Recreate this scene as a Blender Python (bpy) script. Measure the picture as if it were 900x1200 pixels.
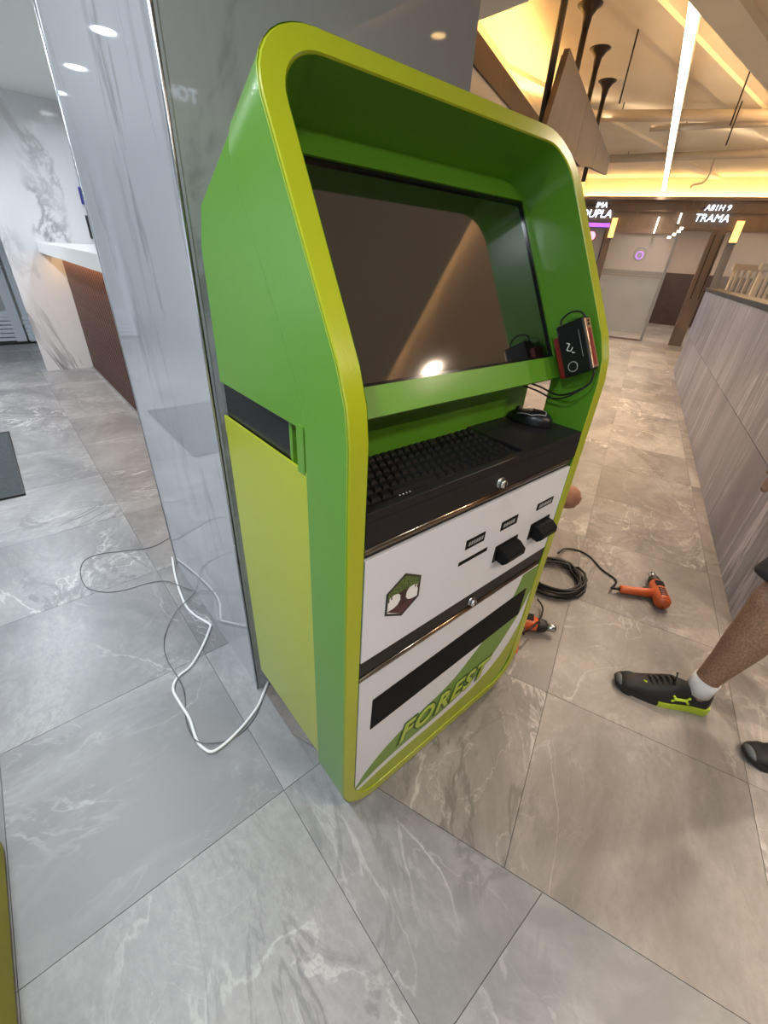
import bpy, bmesh, math, random
from mathutils import Vector, Matrix
random.seed(7)
SC = bpy.context.scene
for o in list(bpy.data.objects): bpy.data.objects.remove(o, do_unlink=True)
COL = SC.collection
# ------------------------------------------------------------------ camera
cam_d = bpy.data.cameras.new('camera'); cam = bpy.data.objects.new('camera', cam_d); COL.objects.link(cam)
cam_d.sensor_fit = 'HORIZONTAL'; cam_d.sensor_width = 36.0; cam_d.lens = 491.5/900*36; cam_d.clip_start = .02; cam_d.clip_end = 200
CR = ((0.762667, -0.299703, 0.573164), (-0.644142, -0.432069, 0.631187), (0.058478, -0.850585, -0.522576))
CH = 1.31
cam.matrix_world = Matrix(((CR[0][0], -CR[0][1], -CR[0][2], 0), (CR[1][0], -CR[1][1], -CR[1][2], 0), (CR[2][0], -CR[2][1], -CR[2][2], CH), (0, 0, 0, 1)))
SC.camera = cam
SC.view_settings.view_transform = 'Standard'; SC.view_settings.look = 'None'
SC.view_settings.gamma = 1; SC.view_settings.use_curve_mapping = False; SC.view_settings.exposure = 0.0
# ------------------------------------------------------------------ world: soft daylight that enters through the open entrance
wd = bpy.data.worlds.new('world'); SC.world = wd; wd.use_nodes = True
bg = wd.node_tree.nodes['Background']; bg.inputs[0].default_value = (.80, .90, 1.0, 1); bg.inputs[1].default_value = 1.2
TH = math.radians(20.9); CU, SU = math.cos(TH), math.sin(TH)
def UW(u, w, z=0.0): return Vector((u*CU - w*SU, u*SU + w*CU, z))
def area(name, loc, size, power, col, rot=(0, 0, 0), sy=None, spread=180):
    l = bpy.data.lights.new(name, 'AREA'); l.energy = power; l.color = col; l.size = size
    if sy: l.shape = 'RECTANGLE'; l.size_y = sy
    l.spread = math.radians(spread)
    o = bpy.data.objects.new(name, l); COL.objects.link(o); o.location = loc; o.rotation_euler = rot
    return o
WARM = (1.0, .66, .36); COOL = (.86, .93, 1.0); NEUT = (1.0, .90, .78)
# ------------------------------------------------------------------ helpers
def px(x, y, z=0.0):            # photo pixel -> point on the level plane at height z
    c = (x-450, y-600, 491.5); v = [sum(CR[i][j]*c[j] for j in range(3)) for i in range(3)]
    t = (z-CH)/v[2]; return Vector((v[0]*t, v[1]*t, z))
def in_view(p, m=60):
    q = [sum(CR[i][j]*(p[0], p[1], p[2]-CH)[i] for i in range(3)) for j in range(3)]
    if q[2] < .05: return False
    x = 450+491.5*q[0]/q[2]; y = 600+491.5*q[1]/q[2]
    return -m < x < 900+m and -m < y < 1200+m
MATS = {}
def new_mat(name):
    m = bpy.data.materials.new(name); m.use_nodes = True; MATS[name] = m
    return m, m.node_tree, m.node_tree.nodes['Principled BSDF']
def pm(name, col, rough=.5, metal=0, spec=.5, coat=0, emit=None, es=0, bump=0, bscale=200, trans=0, alpha=1, vary=0, vscale=8):
    m, nt, b = new_mat(name)
    b.inputs['Base Color'].default_value = (*col, 1); b.inputs['Roughness'].default_value = rough
    b.inputs['Metallic'].default_value = metal; b.inputs['Specular IOR Level'].default_value = spec
    b.inputs['Coat Weight'].default_value = coat; b.inputs['Coat Roughness'].default_value = .06
    b.inputs['Transmission Weight'].default_value = trans; b.inputs['Alpha'].default_value = alpha
    if emit: b.inputs['Emission Color'].default_value = (*emit, 1); b.inputs['Emission Strength'].default_value = es
    if bump or vary:
        tc = nt.nodes.new('ShaderNodeTexCoord'); n = nt.nodes.new('ShaderNodeTexNoise')
        nt.links.new(tc.outputs['Object'], n.inputs['Vector'])
    if bump:
        n.inputs['Scale'].default_value = bscale; n.inputs['Detail'].default_value = 2
        bp = nt.nodes.new('ShaderNodeBump'); bp.inputs['Strength'].default_value = bump; bp.inputs['Distance'].default_value = .002
        nt.links.new(n.outputs['Fac'], bp.inputs['Height']); nt.links.new(bp.outputs['Normal'], b.inputs['Normal'])
        nt.links.new(bp.outputs['Normal'], b.inputs['Coat Normal'])
    if vary:
        n2 = nt.nodes.new('ShaderNodeTexNoise'); n2.inputs['Scale'].default_value = vscale; n2.inputs['Detail'].default_value = 5
        nt.links.new(tc.outputs['Object'], n2.inputs['Vector'])
        mr = nt.nodes.new('ShaderNodeMapRange'); mr.inputs[1].default_value = .3; mr.inputs[2].default_value = .7
        mr.inputs[3].default_value = 1-vary; mr.inputs[4].default_value = 1+vary
        nt.links.new(n2.outputs['Fac'], mr.inputs[0])
        mx = nt.nodes.new('ShaderNodeVectorMath'); mx.operation = 'SCALE'; mx.inputs[0].default_value = col
        nt.links.new(mr.outputs[0], mx.inputs['Scale']); nt.links.new(mx.outputs[0], b.inputs['Base Color'])
    return m
def stone(name, base, dark, vein, rough, vscale=2.2, vwidth=.02, vstr=.6, cloud=1.6, stretch=(1, 1, 1), rot=(0, 0, 0), rand=True, darkvein=None, dvs=1.2, spec=.5, bump=0, grain=.12, dvw=.035, dvk=.85):
    m, nt, b = new_mat(name); N = nt.nodes; L = nt.links
    tc = N.new('ShaderNodeTexCoord'); mp = N.new('ShaderNodeMapping'); mp.inputs['Scale'].default_value = stretch; mp.inputs['Rotation'].default_value = rot
    L.new(tc.outputs['Object'], mp.inputs['Vector']); vec = mp.outputs[0]
    if rand:
        oi = N.new('ShaderNodeObjectInfo'); ml = N.new('ShaderNodeMath'); ml.operation = 'MULTIPLY'; ml.inputs[1].default_value = 57.3
        L.new(oi.outputs['Random'], ml.inputs[0]); ad = N.new('ShaderNodeVectorMath'); ad.operation = 'ADD'
        L.new(vec, ad.inputs[0]); L.new(ml.outputs[0], ad.inputs[1]); vec = ad.outputs[0]
    def noise(sc, det, dist, ro=.55):
        n = N.new('ShaderNodeTexNoise'); n.inputs['Scale'].default_value = sc; n.inputs['Detail'].default_value = det
        n.inputs['Distortion'].default_value = dist; n.inputs['Roughness'].default_value = ro; L.new(vec, n.inputs['Vector']); return n.outputs['Fac']
    def ridge(f, wd):
        s = N.new('ShaderNodeMath'); s.operation = 'SUBTRACT'; s.inputs[1].default_value = .5; L.new(f, s.inputs[0])
        a = N.new('ShaderNodeMath'); a.operation = 'ABSOLUTE'; L.new(s.outputs[0], a.inputs[0])
        r = N.new('ShaderNodeMapRange'); r.inputs[1].default_value = 0; r.inputs[2].default_value = wd; r.inputs[3].default_value = 1; r.inputs[4].default_value = 0
        r.interpolation_type = 'SMOOTHSTEP'; L.new(a.outputs[0], r.inputs[0]); return r.outputs[0]
    def mix(fac, a, bcol):
        x = N.new('ShaderNodeMix'); x.data_type = 'RGBA'
        L.new(fac, x.inputs[0])
        if isinstance(a, tuple): x.inputs[6].default_value = (*a, 1)
        else: L.new(a, x.inputs[6])
        if isinstance(bcol, tuple): x.inputs[7].default_value = (*bcol, 1)
        else: L.new(bcol, x.inputs[7])
        return x.outputs[2]
    def mul(a, k):
        x = N.new('ShaderNodeMath'); x.operation = 'MULTIPLY'; L.new(a, x.inputs[0])
        if isinstance(k, float): x.inputs[1].default_value = k
        else: L.new(k, x.inputs[1])
        return x.outputs[0]
    cl = N.new('ShaderNodeMapRange'); cl.inputs[1].default_value = .38; cl.inputs[2].default_value = .62; L.new(noise(cloud, 7, .8, .62), cl.inputs[0])
    c = mix(cl.outputs[0], dark, base)
    gr = N.new('ShaderNodeMapRange'); gr.inputs[1].default_value = .3; gr.inputs[2].default_value = .7; gr.inputs[3].default_value = 0; gr.inputs[4].default_value = grain
    L.new(noise(55, 6, 0, .75), gr.inputs[0]); c = mix(gr.outputs[0], c, dark)
    msk = N.new('ShaderNodeMapRange'); msk.inputs[1].default_value = .42; msk.inputs[2].default_value = .66; L.new(noise(1.9, 3, 0), msk.inputs[0])
    v = mul(mul(ridge(noise(vscale, 8, .6), vwidth), msk.outputs[0]), vstr); c = mix(v, c, vein)
    v2 = mul(ridge(noise(vscale*2.2, 7, .9), vwidth*.8), vstr*.45); c = mix(mul(v2, msk.outputs[0]), c, vein)
    if darkvein:
        d = mul(mul(ridge(noise(dvs, 8, 1.6, .62), dvw), msk.outputs[0]), dvk); c = mix(d, c, darkvein)
    if rand:
        tv = N.new('ShaderNodeMapRange'); tv.inputs[3].default_value = .80; tv.inputs[4].default_value = 1.08
        wn = N.new('ShaderNodeMath'); wn.operation = 'FRACT'; wm = N.new('ShaderNodeMath'); wm.operation = 'MULTIPLY'; wm.inputs[1].default_value = 7.77
        L.new(oi.outputs['Random'], wm.inputs[0]); L.new(wm.outputs[0], wn.inputs[0]); L.new(wn.outputs[0], tv.inputs[0])
        sc = N.new('ShaderNodeVectorMath'); sc.operation = 'SCALE'; L.new(c, sc.inputs[0]); L.new(tv.outputs[0], sc.inputs['Scale']); c = sc.outputs[0]
    L.new(c, b.inputs['Base Color']); b.inputs['Roughness'].default_value = rough; b.inputs['Specular IOR Level'].default_value = spec
    if bump:
        bp = N.new('ShaderNodeBump'); bp.inputs['Strength'].default_value = bump; bp.inputs['Distance'].default_value = .002
        L.new(noise(30, 6, 0), bp.inputs['Height']); L.new(bp.outputs[0], b.inputs['Normal'])
    return m
class MB:
    def __init__(s): s.v = []; s.f = []; s.m = []; s.sm = []
    def add(s, vs, fs, mi=0, smooth=False):
        k = len(s.v); s.v += [tuple(p) for p in vs]
        for f in fs: s.f.append([i+k for i in f]); s.m.append(mi); s.sm.append(smooth)
    def box(s, a, b, mi=0):
        x0, y0, z0 = a; x1, y1, z1 = b
        s.add([(x0,y0,z0),(x1,y0,z0),(x1,y1,z0),(x0,y1,z0),(x0,y0,z1),(x1,y0,z1),(x1,y1,z1),(x0,y1,z1)],
              [(0,3,2,1),(4,5,6,7),(0,1,5,4),(1,2,6,5),(2,3,7,6),(3,0,4,7)], mi)
    def obox(s, c, ax, ay, az, mi=0):   # oriented box: centre + three half vectors
        c, ax, ay, az = map(Vector, (c, ax, ay, az))
        s.add([c-ax-ay-az, c+ax-ay-az, c+ax+ay-az, c-ax+ay-az, c-ax-ay+az, c+ax-ay+az, c+ax+ay+az, c-ax+ay+az],
              [(0,3,2,1),(4,5,6,7),(0,1,5,4),(1,2,6,5),(2,3,7,6),(3,0,4,7)], mi)
    def prism(s, poly, fa, fb, mi=0):   # poly of 2d points mapped by fa (front) and fb (back)
        n = len(poly); s.add([fa(*p) for p in poly]+[fb(*p) for p in poly],
              [tuple(range(n)), tuple(range(2*n-1, n-1, -1))]+[(i, i+n, (i+1) % n+n, (i+1) % n) for i in range(n)], mi)
    def tube(s, pts, r, seg=8, mi=0, cap=True):
        pts = [Vector(p) for p in pts]; n = len(pts); rs = r if isinstance(r, (list, tuple)) else [r]*n
        t0 = (pts[1]-pts[0]).normalized(); up = Vector((0, 0, 1)) if abs(t0.z) < .9 else Vector((1, 0, 0))
        a = t0.cross(up).normalized(); vs = []
        for i, p in enumerate(pts):
            t = (pts[min(i+1, n-1)]-pts[max(i-1, 0)]).normalized(); a = (a-t*a.dot(t)).normalized(); bb = t.cross(a)
            for k in range(seg):
                q = 2*math.pi*k/seg; vs.append(p+(a*math.cos(q)+bb*math.sin(q))*rs[i])
        fs = [(i*seg+k, i*seg+(k+1) % seg, (i+1)*seg+(k+1) % seg, (i+1)*seg+k) for i in range(n-1) for k in range(seg)]
        if cap: fs += [tuple(range(seg-1, -1, -1)), tuple(range((n-1)*seg, n*seg))]
        s.add(vs, fs, mi, True)
    def ell(s, c, rx, ry, rz, rot=None, nu=14, nv=9, mi=0):
        vs = []; c = Vector(c)
        for j in range(nv+1):
            ph = math.pi*j/nv
            for i in range(nu):
                t = 2*math.pi*i/nu; p = Vector((rx*math.sin(ph)*math.cos(t), ry*math.sin(ph)*math.sin(t), rz*math.cos(ph)))
                vs.append(c+(rot @ p if rot else p))
        s.add(vs, [(j*nu+i, j*nu+(i+1) % nu, (j+1)*nu+(i+1) % nu, (j+1)*nu+i) for j in range(nv) for i in range(nu)], mi, True)
    def build(s, name, mats, parent=None, loc=None, bevel=0, seg=2, smooth_angle=None):
        me = bpy.data.meshes.new(name); me.from_pydata(s.v, [], s.f)
        if not isinstance(mats, (list, tuple)): mats = [mats]
        for m in mats: me.materials.append(MATS[m])
        for i, p in enumerate(me.polygons): p.material_index = s.m[i]; p.use_smooth = s.sm[i]
        bm = bmesh.new(); bm.from_mesh(me); bmesh.ops.remove_doubles(bm, verts=bm.verts, dist=1e-6)
        bmesh.ops.recalc_face_normals(bm, faces=bm.faces); bm.to_mesh(me); bm.free(); me.update()
        o = bpy.data.objects.new(name, me); COL.objects.link(o)
        if parent: o.parent = parent
        if loc: o.location = loc
        if bevel:
            md = o.modifiers.new('bevel', 'BEVEL'); md.width = bevel; md.segments = seg; md.limit_method = 'ANGLE'; md.angle_limit = .6
        return o
def tag(o, label, cat, group=None):
    o['label'] = label; o['category'] = cat
    if group: o['group'] = group
    return o
def empty(name, loc, label, cat, group=None):
    o = bpy.data.objects.new(name, None); COL.objects.link(o); o.location = loc; o.empty_display_size = .1
    return tag(o, label, cat, group)
def struct(o, label, cat='structure'):
    o['kind'] = 'structure'; o['label'] = label; o['category'] = cat; return o
def boxo(name, a, b, mat, parent=None, bevel=0):
    m = MB(); m.box(a, b); return m.build(name, mat, parent, bevel=bevel)
def uwbox(name, u0, u1, w0, w1, z0, z1, mat, parent=None, bevel=0):
    m = MB(); c = UW((u0+u1)/2, (w0+w1)/2, (z0+z1)/2)
    m.obox(c, UW((u1-u0)/2, 0), UW(0, (w1-w0)/2), (0, 0, (z1-z0)/2)); return m.build(name, mat, parent, bevel=bevel)
def text_obj(name, body, size, mat, mw, parent=None, extrude=.001, shear=0, offset=0, align='CENTER', space=1.0, sx=1.0):
    cu = bpy.data.curves.new(name, 'FONT'); cu.body = body; cu.size = size; cu.extrude = extrude; cu.shear = shear; cu.offset = offset
    cu.align_x = align; cu.align_y = 'CENTER'; cu.space_character = space; cu.resolution_u = 3
    t = bpy.data.objects.new(name+'_c', cu); COL.objects.link(t)
    dg = bpy.context.evaluated_depsgraph_get(); me = bpy.data.meshes.new_from_object(t.evaluated_get(dg))
    bpy.data.objects.remove(t); me.materials.clear(); me.materials.append(MATS[mat])
    for p in me.polygons: p.material_index = 0
    me.transform(mw @ Matrix.Diagonal((sx, 1, 1, 1))); o = bpy.data.objects.new(name, me); COL.objects.link(o)
    if parent: o.parent = parent
    return o
def smooth_path(pts, k=6):        # Catmull-Rom
    P = [Vector(p) for p in pts]; P = [2*P[0]-P[1]]+P+[2*P[-1]-P[-2]]; out = []
    for i in range(1, len(P)-2):
        for j in range(k):
            t = j/k; a, b, c, d = P[i-1:i+3]
            out.append(.5*((2*b)+(c-a)*t+(2*a-5*b+4*c-d)*t*t+(3*b-a-3*c+d)*t**3))
    return out+[P[-2]]
# ------------------------------------------------------------------ materials
stone('tile_grey', (.37, .37, .37), (.20, .20, .205), (.60, .60, .59), .40, vscale=2.7, vwidth=.013, vstr=.7, cloud=2.3, stretch=(1, .6, 1), grain=.6, bump=.08, darkvein=(.16, .16, .165), dvs=2.6)
stone('tile_warm', (.385, .355, .335), (.195, .175, .162), (.60, .57, .53), .40, vscale=2.7, vwidth=.013, vstr=.7, cloud=2.3, stretch=(.6, 1, 1), grain=.6, bump=.08, darkvein=(.15, .135, .125), dvs=2.6)
stone('wall_marble', (.74, .74, .75), (.60, .60, .62), (.8, .8, .8), .10, vscale=.9, vstr=.3, cloud=.6, rand=False, darkvein=(.12, .12, .13), dvs=.9, stretch=(1, 1, .35), grain=.03, dvw=.03, dvk=1.0)
stone('column_marble', (.43, .44, .465), (.38, .39, .415), (.6, .6, .6), .035, vscale=.8, vstr=.2, cloud=.5, rand=False, darkvein=(.16, .16, .165), dvs=.75, stretch=(1, 1, .35), rot=(0, .12, 0), spec=1.0, grain=.03, dvw=.028, dvk=.8)
stone('half_wall_stone', (.37, .38, .47), (.205, .205, .26), (.70, .70, .80), .36, vscale=3.4, vwidth=.03, vstr=.8, cloud=3.0, stretch=(1, 1, .10), rot=(0, .06, 0), darkvein=(.16, .15, .155), dvs=4.5, grain=.3)
stone('panel_brown', (.082, .046, .027), (.052, .03, .018), (.12, .08, .05), .45, vscale=2, vstr=.5, cloud=1.5, rand=False, stretch=(1, 1, .4))
stone('brown_stone', (.20, .155, .125), (.15, .11, .09), (.30, .24, .2), .35, vscale=2, vstr=.5, cloud=1.5, rand=False, stretch=(1, 1, .4))
pm('grout', (.13, .13, .13), .8)
pm('ceil_white', (.70, .72, .70), .75)
pm('ceil_taupe', (.60, .55, .48), .7)
pm('ceil_tan', (.84, .70, .55), .7)
pm('slab_paint', (.86, .78, .64), .75, vary=.06, vscale=1.5)
pm('wall_white', (.72, .72, .73), .5)
pm('paint_green', (.105, .285, .020), .30, spec=.45, coat=.25, bump=.10, bscale=330)
pm('paint_lime', (.39, .44, .010), .28, spec=.5, coat=.25, bump=.08, bscale=330)
pm('panel_white', (.72, .745, .80), .35)
pm('swoosh_green', (.16, .29, .045), .35)
pm('swoosh_lime', (.33, .40, .03), .35)
pm('text_green', (.035, .085, .022), .35)
pm('text_lime', (.42, .55, .06), .35)
pm('black_satin', (.009, .009, .010), .32, spec=.35)
pm('black_matte', (.006, .006, .007), .6, spec=.15)
pm('black_tray', (.012, .011, .013), .45, spec=.3, bump=.05, bscale=700)
pm('key_black', (.010, .010, .011), .35, spec=.35)
pm('screen_glass', (.006, .006, .006), .015, spec=1.0, coat=1); MATS['screen_glass'].node_tree.nodes['Principled BSDF'].inputs['Coat IOR'].default_value = 2.4
pm('bezel_black', (.008, .008, .008), .12)
pm('chrome', (.8, .8, .8), .08, metal=1)
pm('bronze', (.32, .235, .17), .2, metal=1)
pm('steel', (.55, .57, .6), .22, metal=1)
pm('trim_grey', (.36, .38, .41), .4)
pm('rose_gold', (.70, .47, .35), .28, metal=1)
pm('red_plastic', (.22, .012, .012), .35)
pm('orange_plastic', (.62, .115, .03), .38, bump=.05, bscale=150)
pm('rubber_black', (.013, .013, .013), .5)
pm('cable_white', (.80, .80, .80), .4)
pm('cable_grey', (.13, .13, .14), .4)
pm('print_white', (.85, .85, .85), .4)
pm('print_dark', (.02, .025, .02), .4)
pm('print_grey', (.35, .35, .35), .4)
pm('leaf_print', (.10, .15, .03), .4, vary=.9, vscale=220)
pm('root_print', (.085, .028, .034), .4, vary=.6, vscale=130)
pm('trunk_print', (.045, .018, .016), .4)
pm('mat_grey', (.045, .055, .06), .9, bump=.6, bscale=500, vary=.2, vscale=60)
pm('wood_slat', (.10, .045, .032), .5, vary=.25, vscale=25)
pm('dark_recess', (.012, .01, .009), .8)
pm('counter_white', (.72, .72, .70), .2)
pm('lime_fabric', (.33, .31, .05), .85, bump=.5, bscale=260)
pm('door_white', (.62, .67, .74), .3)
pm('skin', (.38, .185, .12), .5, vary=.16, vscale=45, bump=.15, bscale=220)
pm('skin_hair', (.29, .165, .105), .5, vary=.33, vscale=150, bump=.2, bscale=320)
pm('sock_white', (.72, .72, .74), .85, bump=.4, bscale=400)
pm('shoe_black', (.012, .012, .013), .6, bump=.4, bscale=500)
pm('toe_grey', (.10, .11, .12), .5)
pm('sole_lime', (.40, .52, .03), .5)
pm('neon_lime', (.55, .75, .05), .5)
pm('cloth_dark', (.022, .023, .026), .85, bump=.3, bscale=300)
pm('cloth_grey', (.09, .09, .10), .85, bump=.3, bscale=300)
pm('hair_black', (.01, .009, .008), .5)
pm('eye_white', (.8, .8, .8), .3)
pm('metal_dark', (.03, .022, .018), .35, metal=.4)
pm('pipe_beige', (.58, .52, .44), .6)
pm('tan_wall', (.40, .31, .25), .5, vary=.08, vscale=2)
pm('wainscot', (.055, .032, .025), .4, vary=.2, vscale=5)
pm('frost_grey', (.27, .28, .30), .18, vary=.1, vscale=2)
pm('frame_brown', (.20, .15, .13), .35)
pm('frame_black', (.02, .018, .017), .35)
pm('cream_wood', (.66, .56, .43), .5)
pm('sign_dark', (.03, .03, .05), .4)
pm('blue_sign', (.03, .04, .22), .35)
pm('red_paint', (.5, .02, .02), .35)
pm('leaf_green', (.05, .09, .03), .5)
pm('light_warm', (1, .8, .5), .5, emit=(1, .62, .25), es=9)
pm('cove_glow', (1, .7, .3), .5, emit=(1, .60, .20), es=52)
pm('cove_soft', (1, .7, .3), .5, emit=(1, .68, .36), es=44)
pm('light_white', (1, 1, 1), .5, emit=(1, .90, .74), es=5)
pm('light_cool', (1, 1, 1), .5, emit=(.92, .97, 1), es=12)
pm('glow_letters', (1, 1, 1), .5, emit=(.72, .84, 1), es=3.2)
pm('glow_purple', (.4, .1, .8), .5, emit=(.42, .13, 1), es=1.4)
pm('glow_pink', (1, .3, .4), .5, emit=(1, .3, .4), es=2.2)
pm('glow_blue', (.1, .3, 1), .5, emit=(.15, .4, 1), es=2)
pm('glow_amber', (1, .6, .2), .5, emit=(1, .58, .2), es=1.6)
m, nt, b = new_mat('shop_glass'); b.inputs['Base Color'].default_value = (.9, .93, .93, 1); b.inputs['Roughness'].default_value = .02
b.inputs['Alpha'].default_value = .16; b.inputs['Specular IOR Level'].default_value = .6
# ------------------------------------------------------------------ floor
TL, TR = .597, .587          # tile pitch of the two fields
fl = MB(); fl.box((-5, -5, -.06), (19, 12, -.0035)); floor = struct(fl.build('floor', 'grout'), 'grey marble-look porcelain tile floor with thin dark joints', 'floor')
def clip(poly, f):           # keep f(p) >= 0
    out = []
    for i in range(len(poly)):
        a, b = poly[i], poly[(i+1) % len(poly)]; fa, fb = f(a), f(b)
        if fa >= 0: out.append(a)
        if (fa >= 0) != (fb >= 0):
            t = fa/(fa-fb); out.append((a[0]+(b[0]-a[0])*t, a[1]+(b[1]-a[1])*t))
    return out
G = .0008; rest = MB(); shared = {}
def parea(p): return abs(sum(p[i][0]*p[(i+1) % len(p)][1]-p[(i+1) % len(p)][0]*p[i][1] for i in range(len(p))))/2
def put_tile(poly, full, rz, mat, key):
    if len(poly) < 3 or parea(poly) < .002: return
    cx = sum(p[0] for p in poly)/len(poly); cy = sum(p[1] for p in poly)/len(poly)
    vis = any(in_view((p[0], p[1], 0), 30) for p in poly+[(cx, cy)])
    if not vis:
        rest.prism(poly, lambda x, y: (x, y, 0), lambda x, y: (x, y, -.004), 0 if mat == 'tile_grey' else 1); return
    if full and key in shared:
        o = bpy.data.objects.new('tile', shared[key])
    else:
        m = MB(); c, s = math.cos(-rz), math.sin(-rz)
        loc = [((p[0]-cx)*c-(p[1]-cy)*s, (p[0]-cx)*s+(p[1]-cy)*c) for p in poly]
        m.prism(loc, lambda x, y: (x, y, 0), lambda x, y: (x, y, -.004)); o = m.build('tile', mat); 
        if full: shared[key] = o.data
        COL.objects.unlink(o)
    COL.objects.link(o); o.parent = floor; o.location = (cx, cy, 0); o.rotation_euler = (0, 0, rz+(random.choice((0, 1, 2, 3) if key == 'L' else (0, 2))*math.pi/2 if full else 0))
uof = lambda p: p[0]*CU+p[1]*SU
UB = .566                    # joint where the two tile fields meet
for i in range(-7, 5):
    for j in range(-7, 19):
        x0 = .229+i*TL; y0 = -.004+j*TL
        q = [(x0+G, y0+G), (x0+TL-G, y0+G), (x0+TL-G, y0+TL-G), (x0+G, y0+TL-G)]
        if i == 0 and .5 < y0 < 1.7:
            put_tile(clip(q, lambda p: .33-p[0]), False, 0, 'tile_grey', 'L'); put_tile(clip(clip(q, lambda p: p[0]-.33), lambda p: UB-G-uof(p)), False, 0, 'tile_grey', 'L')
        elif x0 < .2 or (y0 > 1.7 and x0+TL < 2.9 and (-x0*SU+(y0)*CU) > 1.25): put_tile(q, True, 0, 'tile_grey', 'L')
        else:
            c = clip(q, lambda p: UB-G-uof(p)) if y0 < 1.7 else clip(q, lambda p: (-p[0]*SU+p[1]*CU)-1.4)
            put_tile(c, len(c) == 4 and abs(parea(c)-parea(q)) < 1e-6, 0, 'tile_grey', 'L')
for i in range(0, 28):
    for j in range(-8, 3):
        u0 = UB+i*TR; w0 = -.125+j*.6
        q = [UW(u0+G, w0+G), UW(u0+TR-G, w0+G), UW(u0+TR-G, w0+.6-G), UW(u0+G, w0+.6-G)]; q = [(p.x, p.y) for p in q]
        c = clip(q, lambda p: p[0]-.3305) if i < 5 else q
        c = clip(c, lambda p: 1.4-(-p[0]*SU+p[1]*CU))
        put_tile(c, abs(parea(c)-parea(q)) < 1e-6, TH, 'tile_warm', 'R') if len(c) > 2 else None
r = rest.build('tile', ['tile_grey', 'tile_warm'], floor); r['kind'] = 'stuff'
# ------------------------------------------------------------------ walls, column, ceilings
ZC = 2.55
col_ = struct(boxo('wall_column', (.319, .938, 0), (1.036, 1.79, 2.7), 'column_marble'), 'polished grey veined marble column behind the green kiosk', 'column')
m = MB()
m.box((.3160, .9352, 0), (.3200, .946, 2.5)); m.box((.3160, .9352, 0), (.3255, .939, 2.5))
m.build('corner_trim', 'trim_grey', col_)
m = MB(); m.tube([(.3165, .9375, 0.001), (.3165, .9375, 2.5)], .0035, 8); m.build('corner_bead', 'steel', col_)
m = MB(); m.tube([(.3185, 1.788, 0.001), (.3185, 1.788, 2.4)], .003, 8); m.build('corner_bead', 'steel', col_)
wb = struct(boxo('wall_back', (.285, 5.97, 0), (4.5, 6.1, 2.5), 'wall_marble'), 'white veined marble wall behind the slatted counter', 'wall')
struct(boxo('wall_entrance', (-3.2, 9.3, 0), (4.5, 9.4, 2.8), 'wall_white'), 'white wall behind the glazed door', 'wall')
struct(boxo('wall_left', (-1.85, 4.6, 0), (-1.7, 9.3, 2.5), 'wall_marble'), 'white marble side wall reflected in the column', 'wall')
struct(boxo('wall_rear', (-4, -3.3, 0), (9, -3.15, 3.0), 'tan_wall'), 'tan wall behind the photographer', 'wall')
lc = MB(); lc.box((-4.5, -3.2, 2.33), (.318, 9.3, 2.40)); lc.box((.318, 1.79, 2.331), (2.3, 9.3, 2.40))
struct(lc.build('ceiling_left', 'ceil_white'), 'plain off-white ceiling above the marble wall', 'ceiling')
cc = MB(); cc.box((.318, -3.2, ZC), (2.25, 1.79, ZC+.12));
struct(cc.build('ceiling_middle', 'ceil_taupe'), 'taupe dropped ceiling over the kiosk', 'ceiling')
cr = MB(); cr.box((2.25, -3.2, ZC+.10), (15, 1.46, ZC+.18))
struct(cr.build('ceiling_right', 'ceil_tan'), 'plain tan soffit at the edge of the open ceiling', 'ceiling')
sl = MB(); sl.box((1.9, 1.2, 2.88), (17, 9, 2.98))
slab = struct(sl.build('ceiling_slab', 'slab_paint'), 'beige painted concrete slab with beams in the open ceiling', 'ceiling')
m = MB(); m.box((2.3, 2.05, 2.845), (14, 2.30, 2.885)); m.build('beam', 'slab_paint', slab)
m = MB(); m.box((2.3, 1.40, 2.60), (14, 1.47, 2.885)); m.build('edge_beam', 'slab_paint', slab)
m = MB(); m.box((4.0, 3.5, 2.845), (14, 3.70, 2.885)); m.build('beam', 'slab_paint', slab)
m = MB(); m.box((2.3, 1.47, 2.60), (14, 1.60, 2.615)); m.box((2.3, 1.585, 2.615), (14, 1.60, 2.635)); m.build('cove_shelf', 'slab_paint', slab)
t = boxo('cove_light', (2.6, 1.50, 2.6155), (13, 1.53, 2.624), 'cove_soft'); tag(t, 'added warm light strip on the ledge of the tan soffit', 'light')  # strip and its ledge are added to brighten the slab
m = MB(); m.box((2.25, -3.0, ZC), (2.36, 1.40, ZC+.012)); m.box((2.345, -3.0, ZC+.012), (2.36, 1.40, ZC+.028)); m.build('cove_shelf', 'ceil_taupe', slab)
t = boxo('cove_light', (2.27, -2.8, ZC+.0125), (2.30, 1.3, ZC+.02), 'cove_soft'); tag(t, 'warm light strip on the edge of the taupe ceiling', 'light')
# wall on the far side of the corridor's left edge
wl = struct(uwbox('wall_corridor', 2.0, 6.2, 1.40, 1.50, 0, 2.38, 'wall_white'), 'white wall beside the marble column under the lit cove', 'wall')
uwbox('cove_trim', 2.0, 6.25, 1.385, 1.52, 2.38, 2.53, 'panel_brown', wl)
struct(uwbox('wall_cove', 1.5, 11.6, 1.72, 1.80, 2.1, 2.9, 'slab_paint'), 'beige upstand behind the warm cove light', 'wall')
uwbox('cove_shelf', 2.0, 6.25, 1.50, 1.74, 2.40, 2.44, 'slab_paint', wl)
t = uwbox('cove_light', 2.2, 6.1, 1.56, 1.60, 2.441, 2.452, 'cove_glow'); tag(t, 'warm light strip hidden behind the brown trim of the white wall', 'light')
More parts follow.
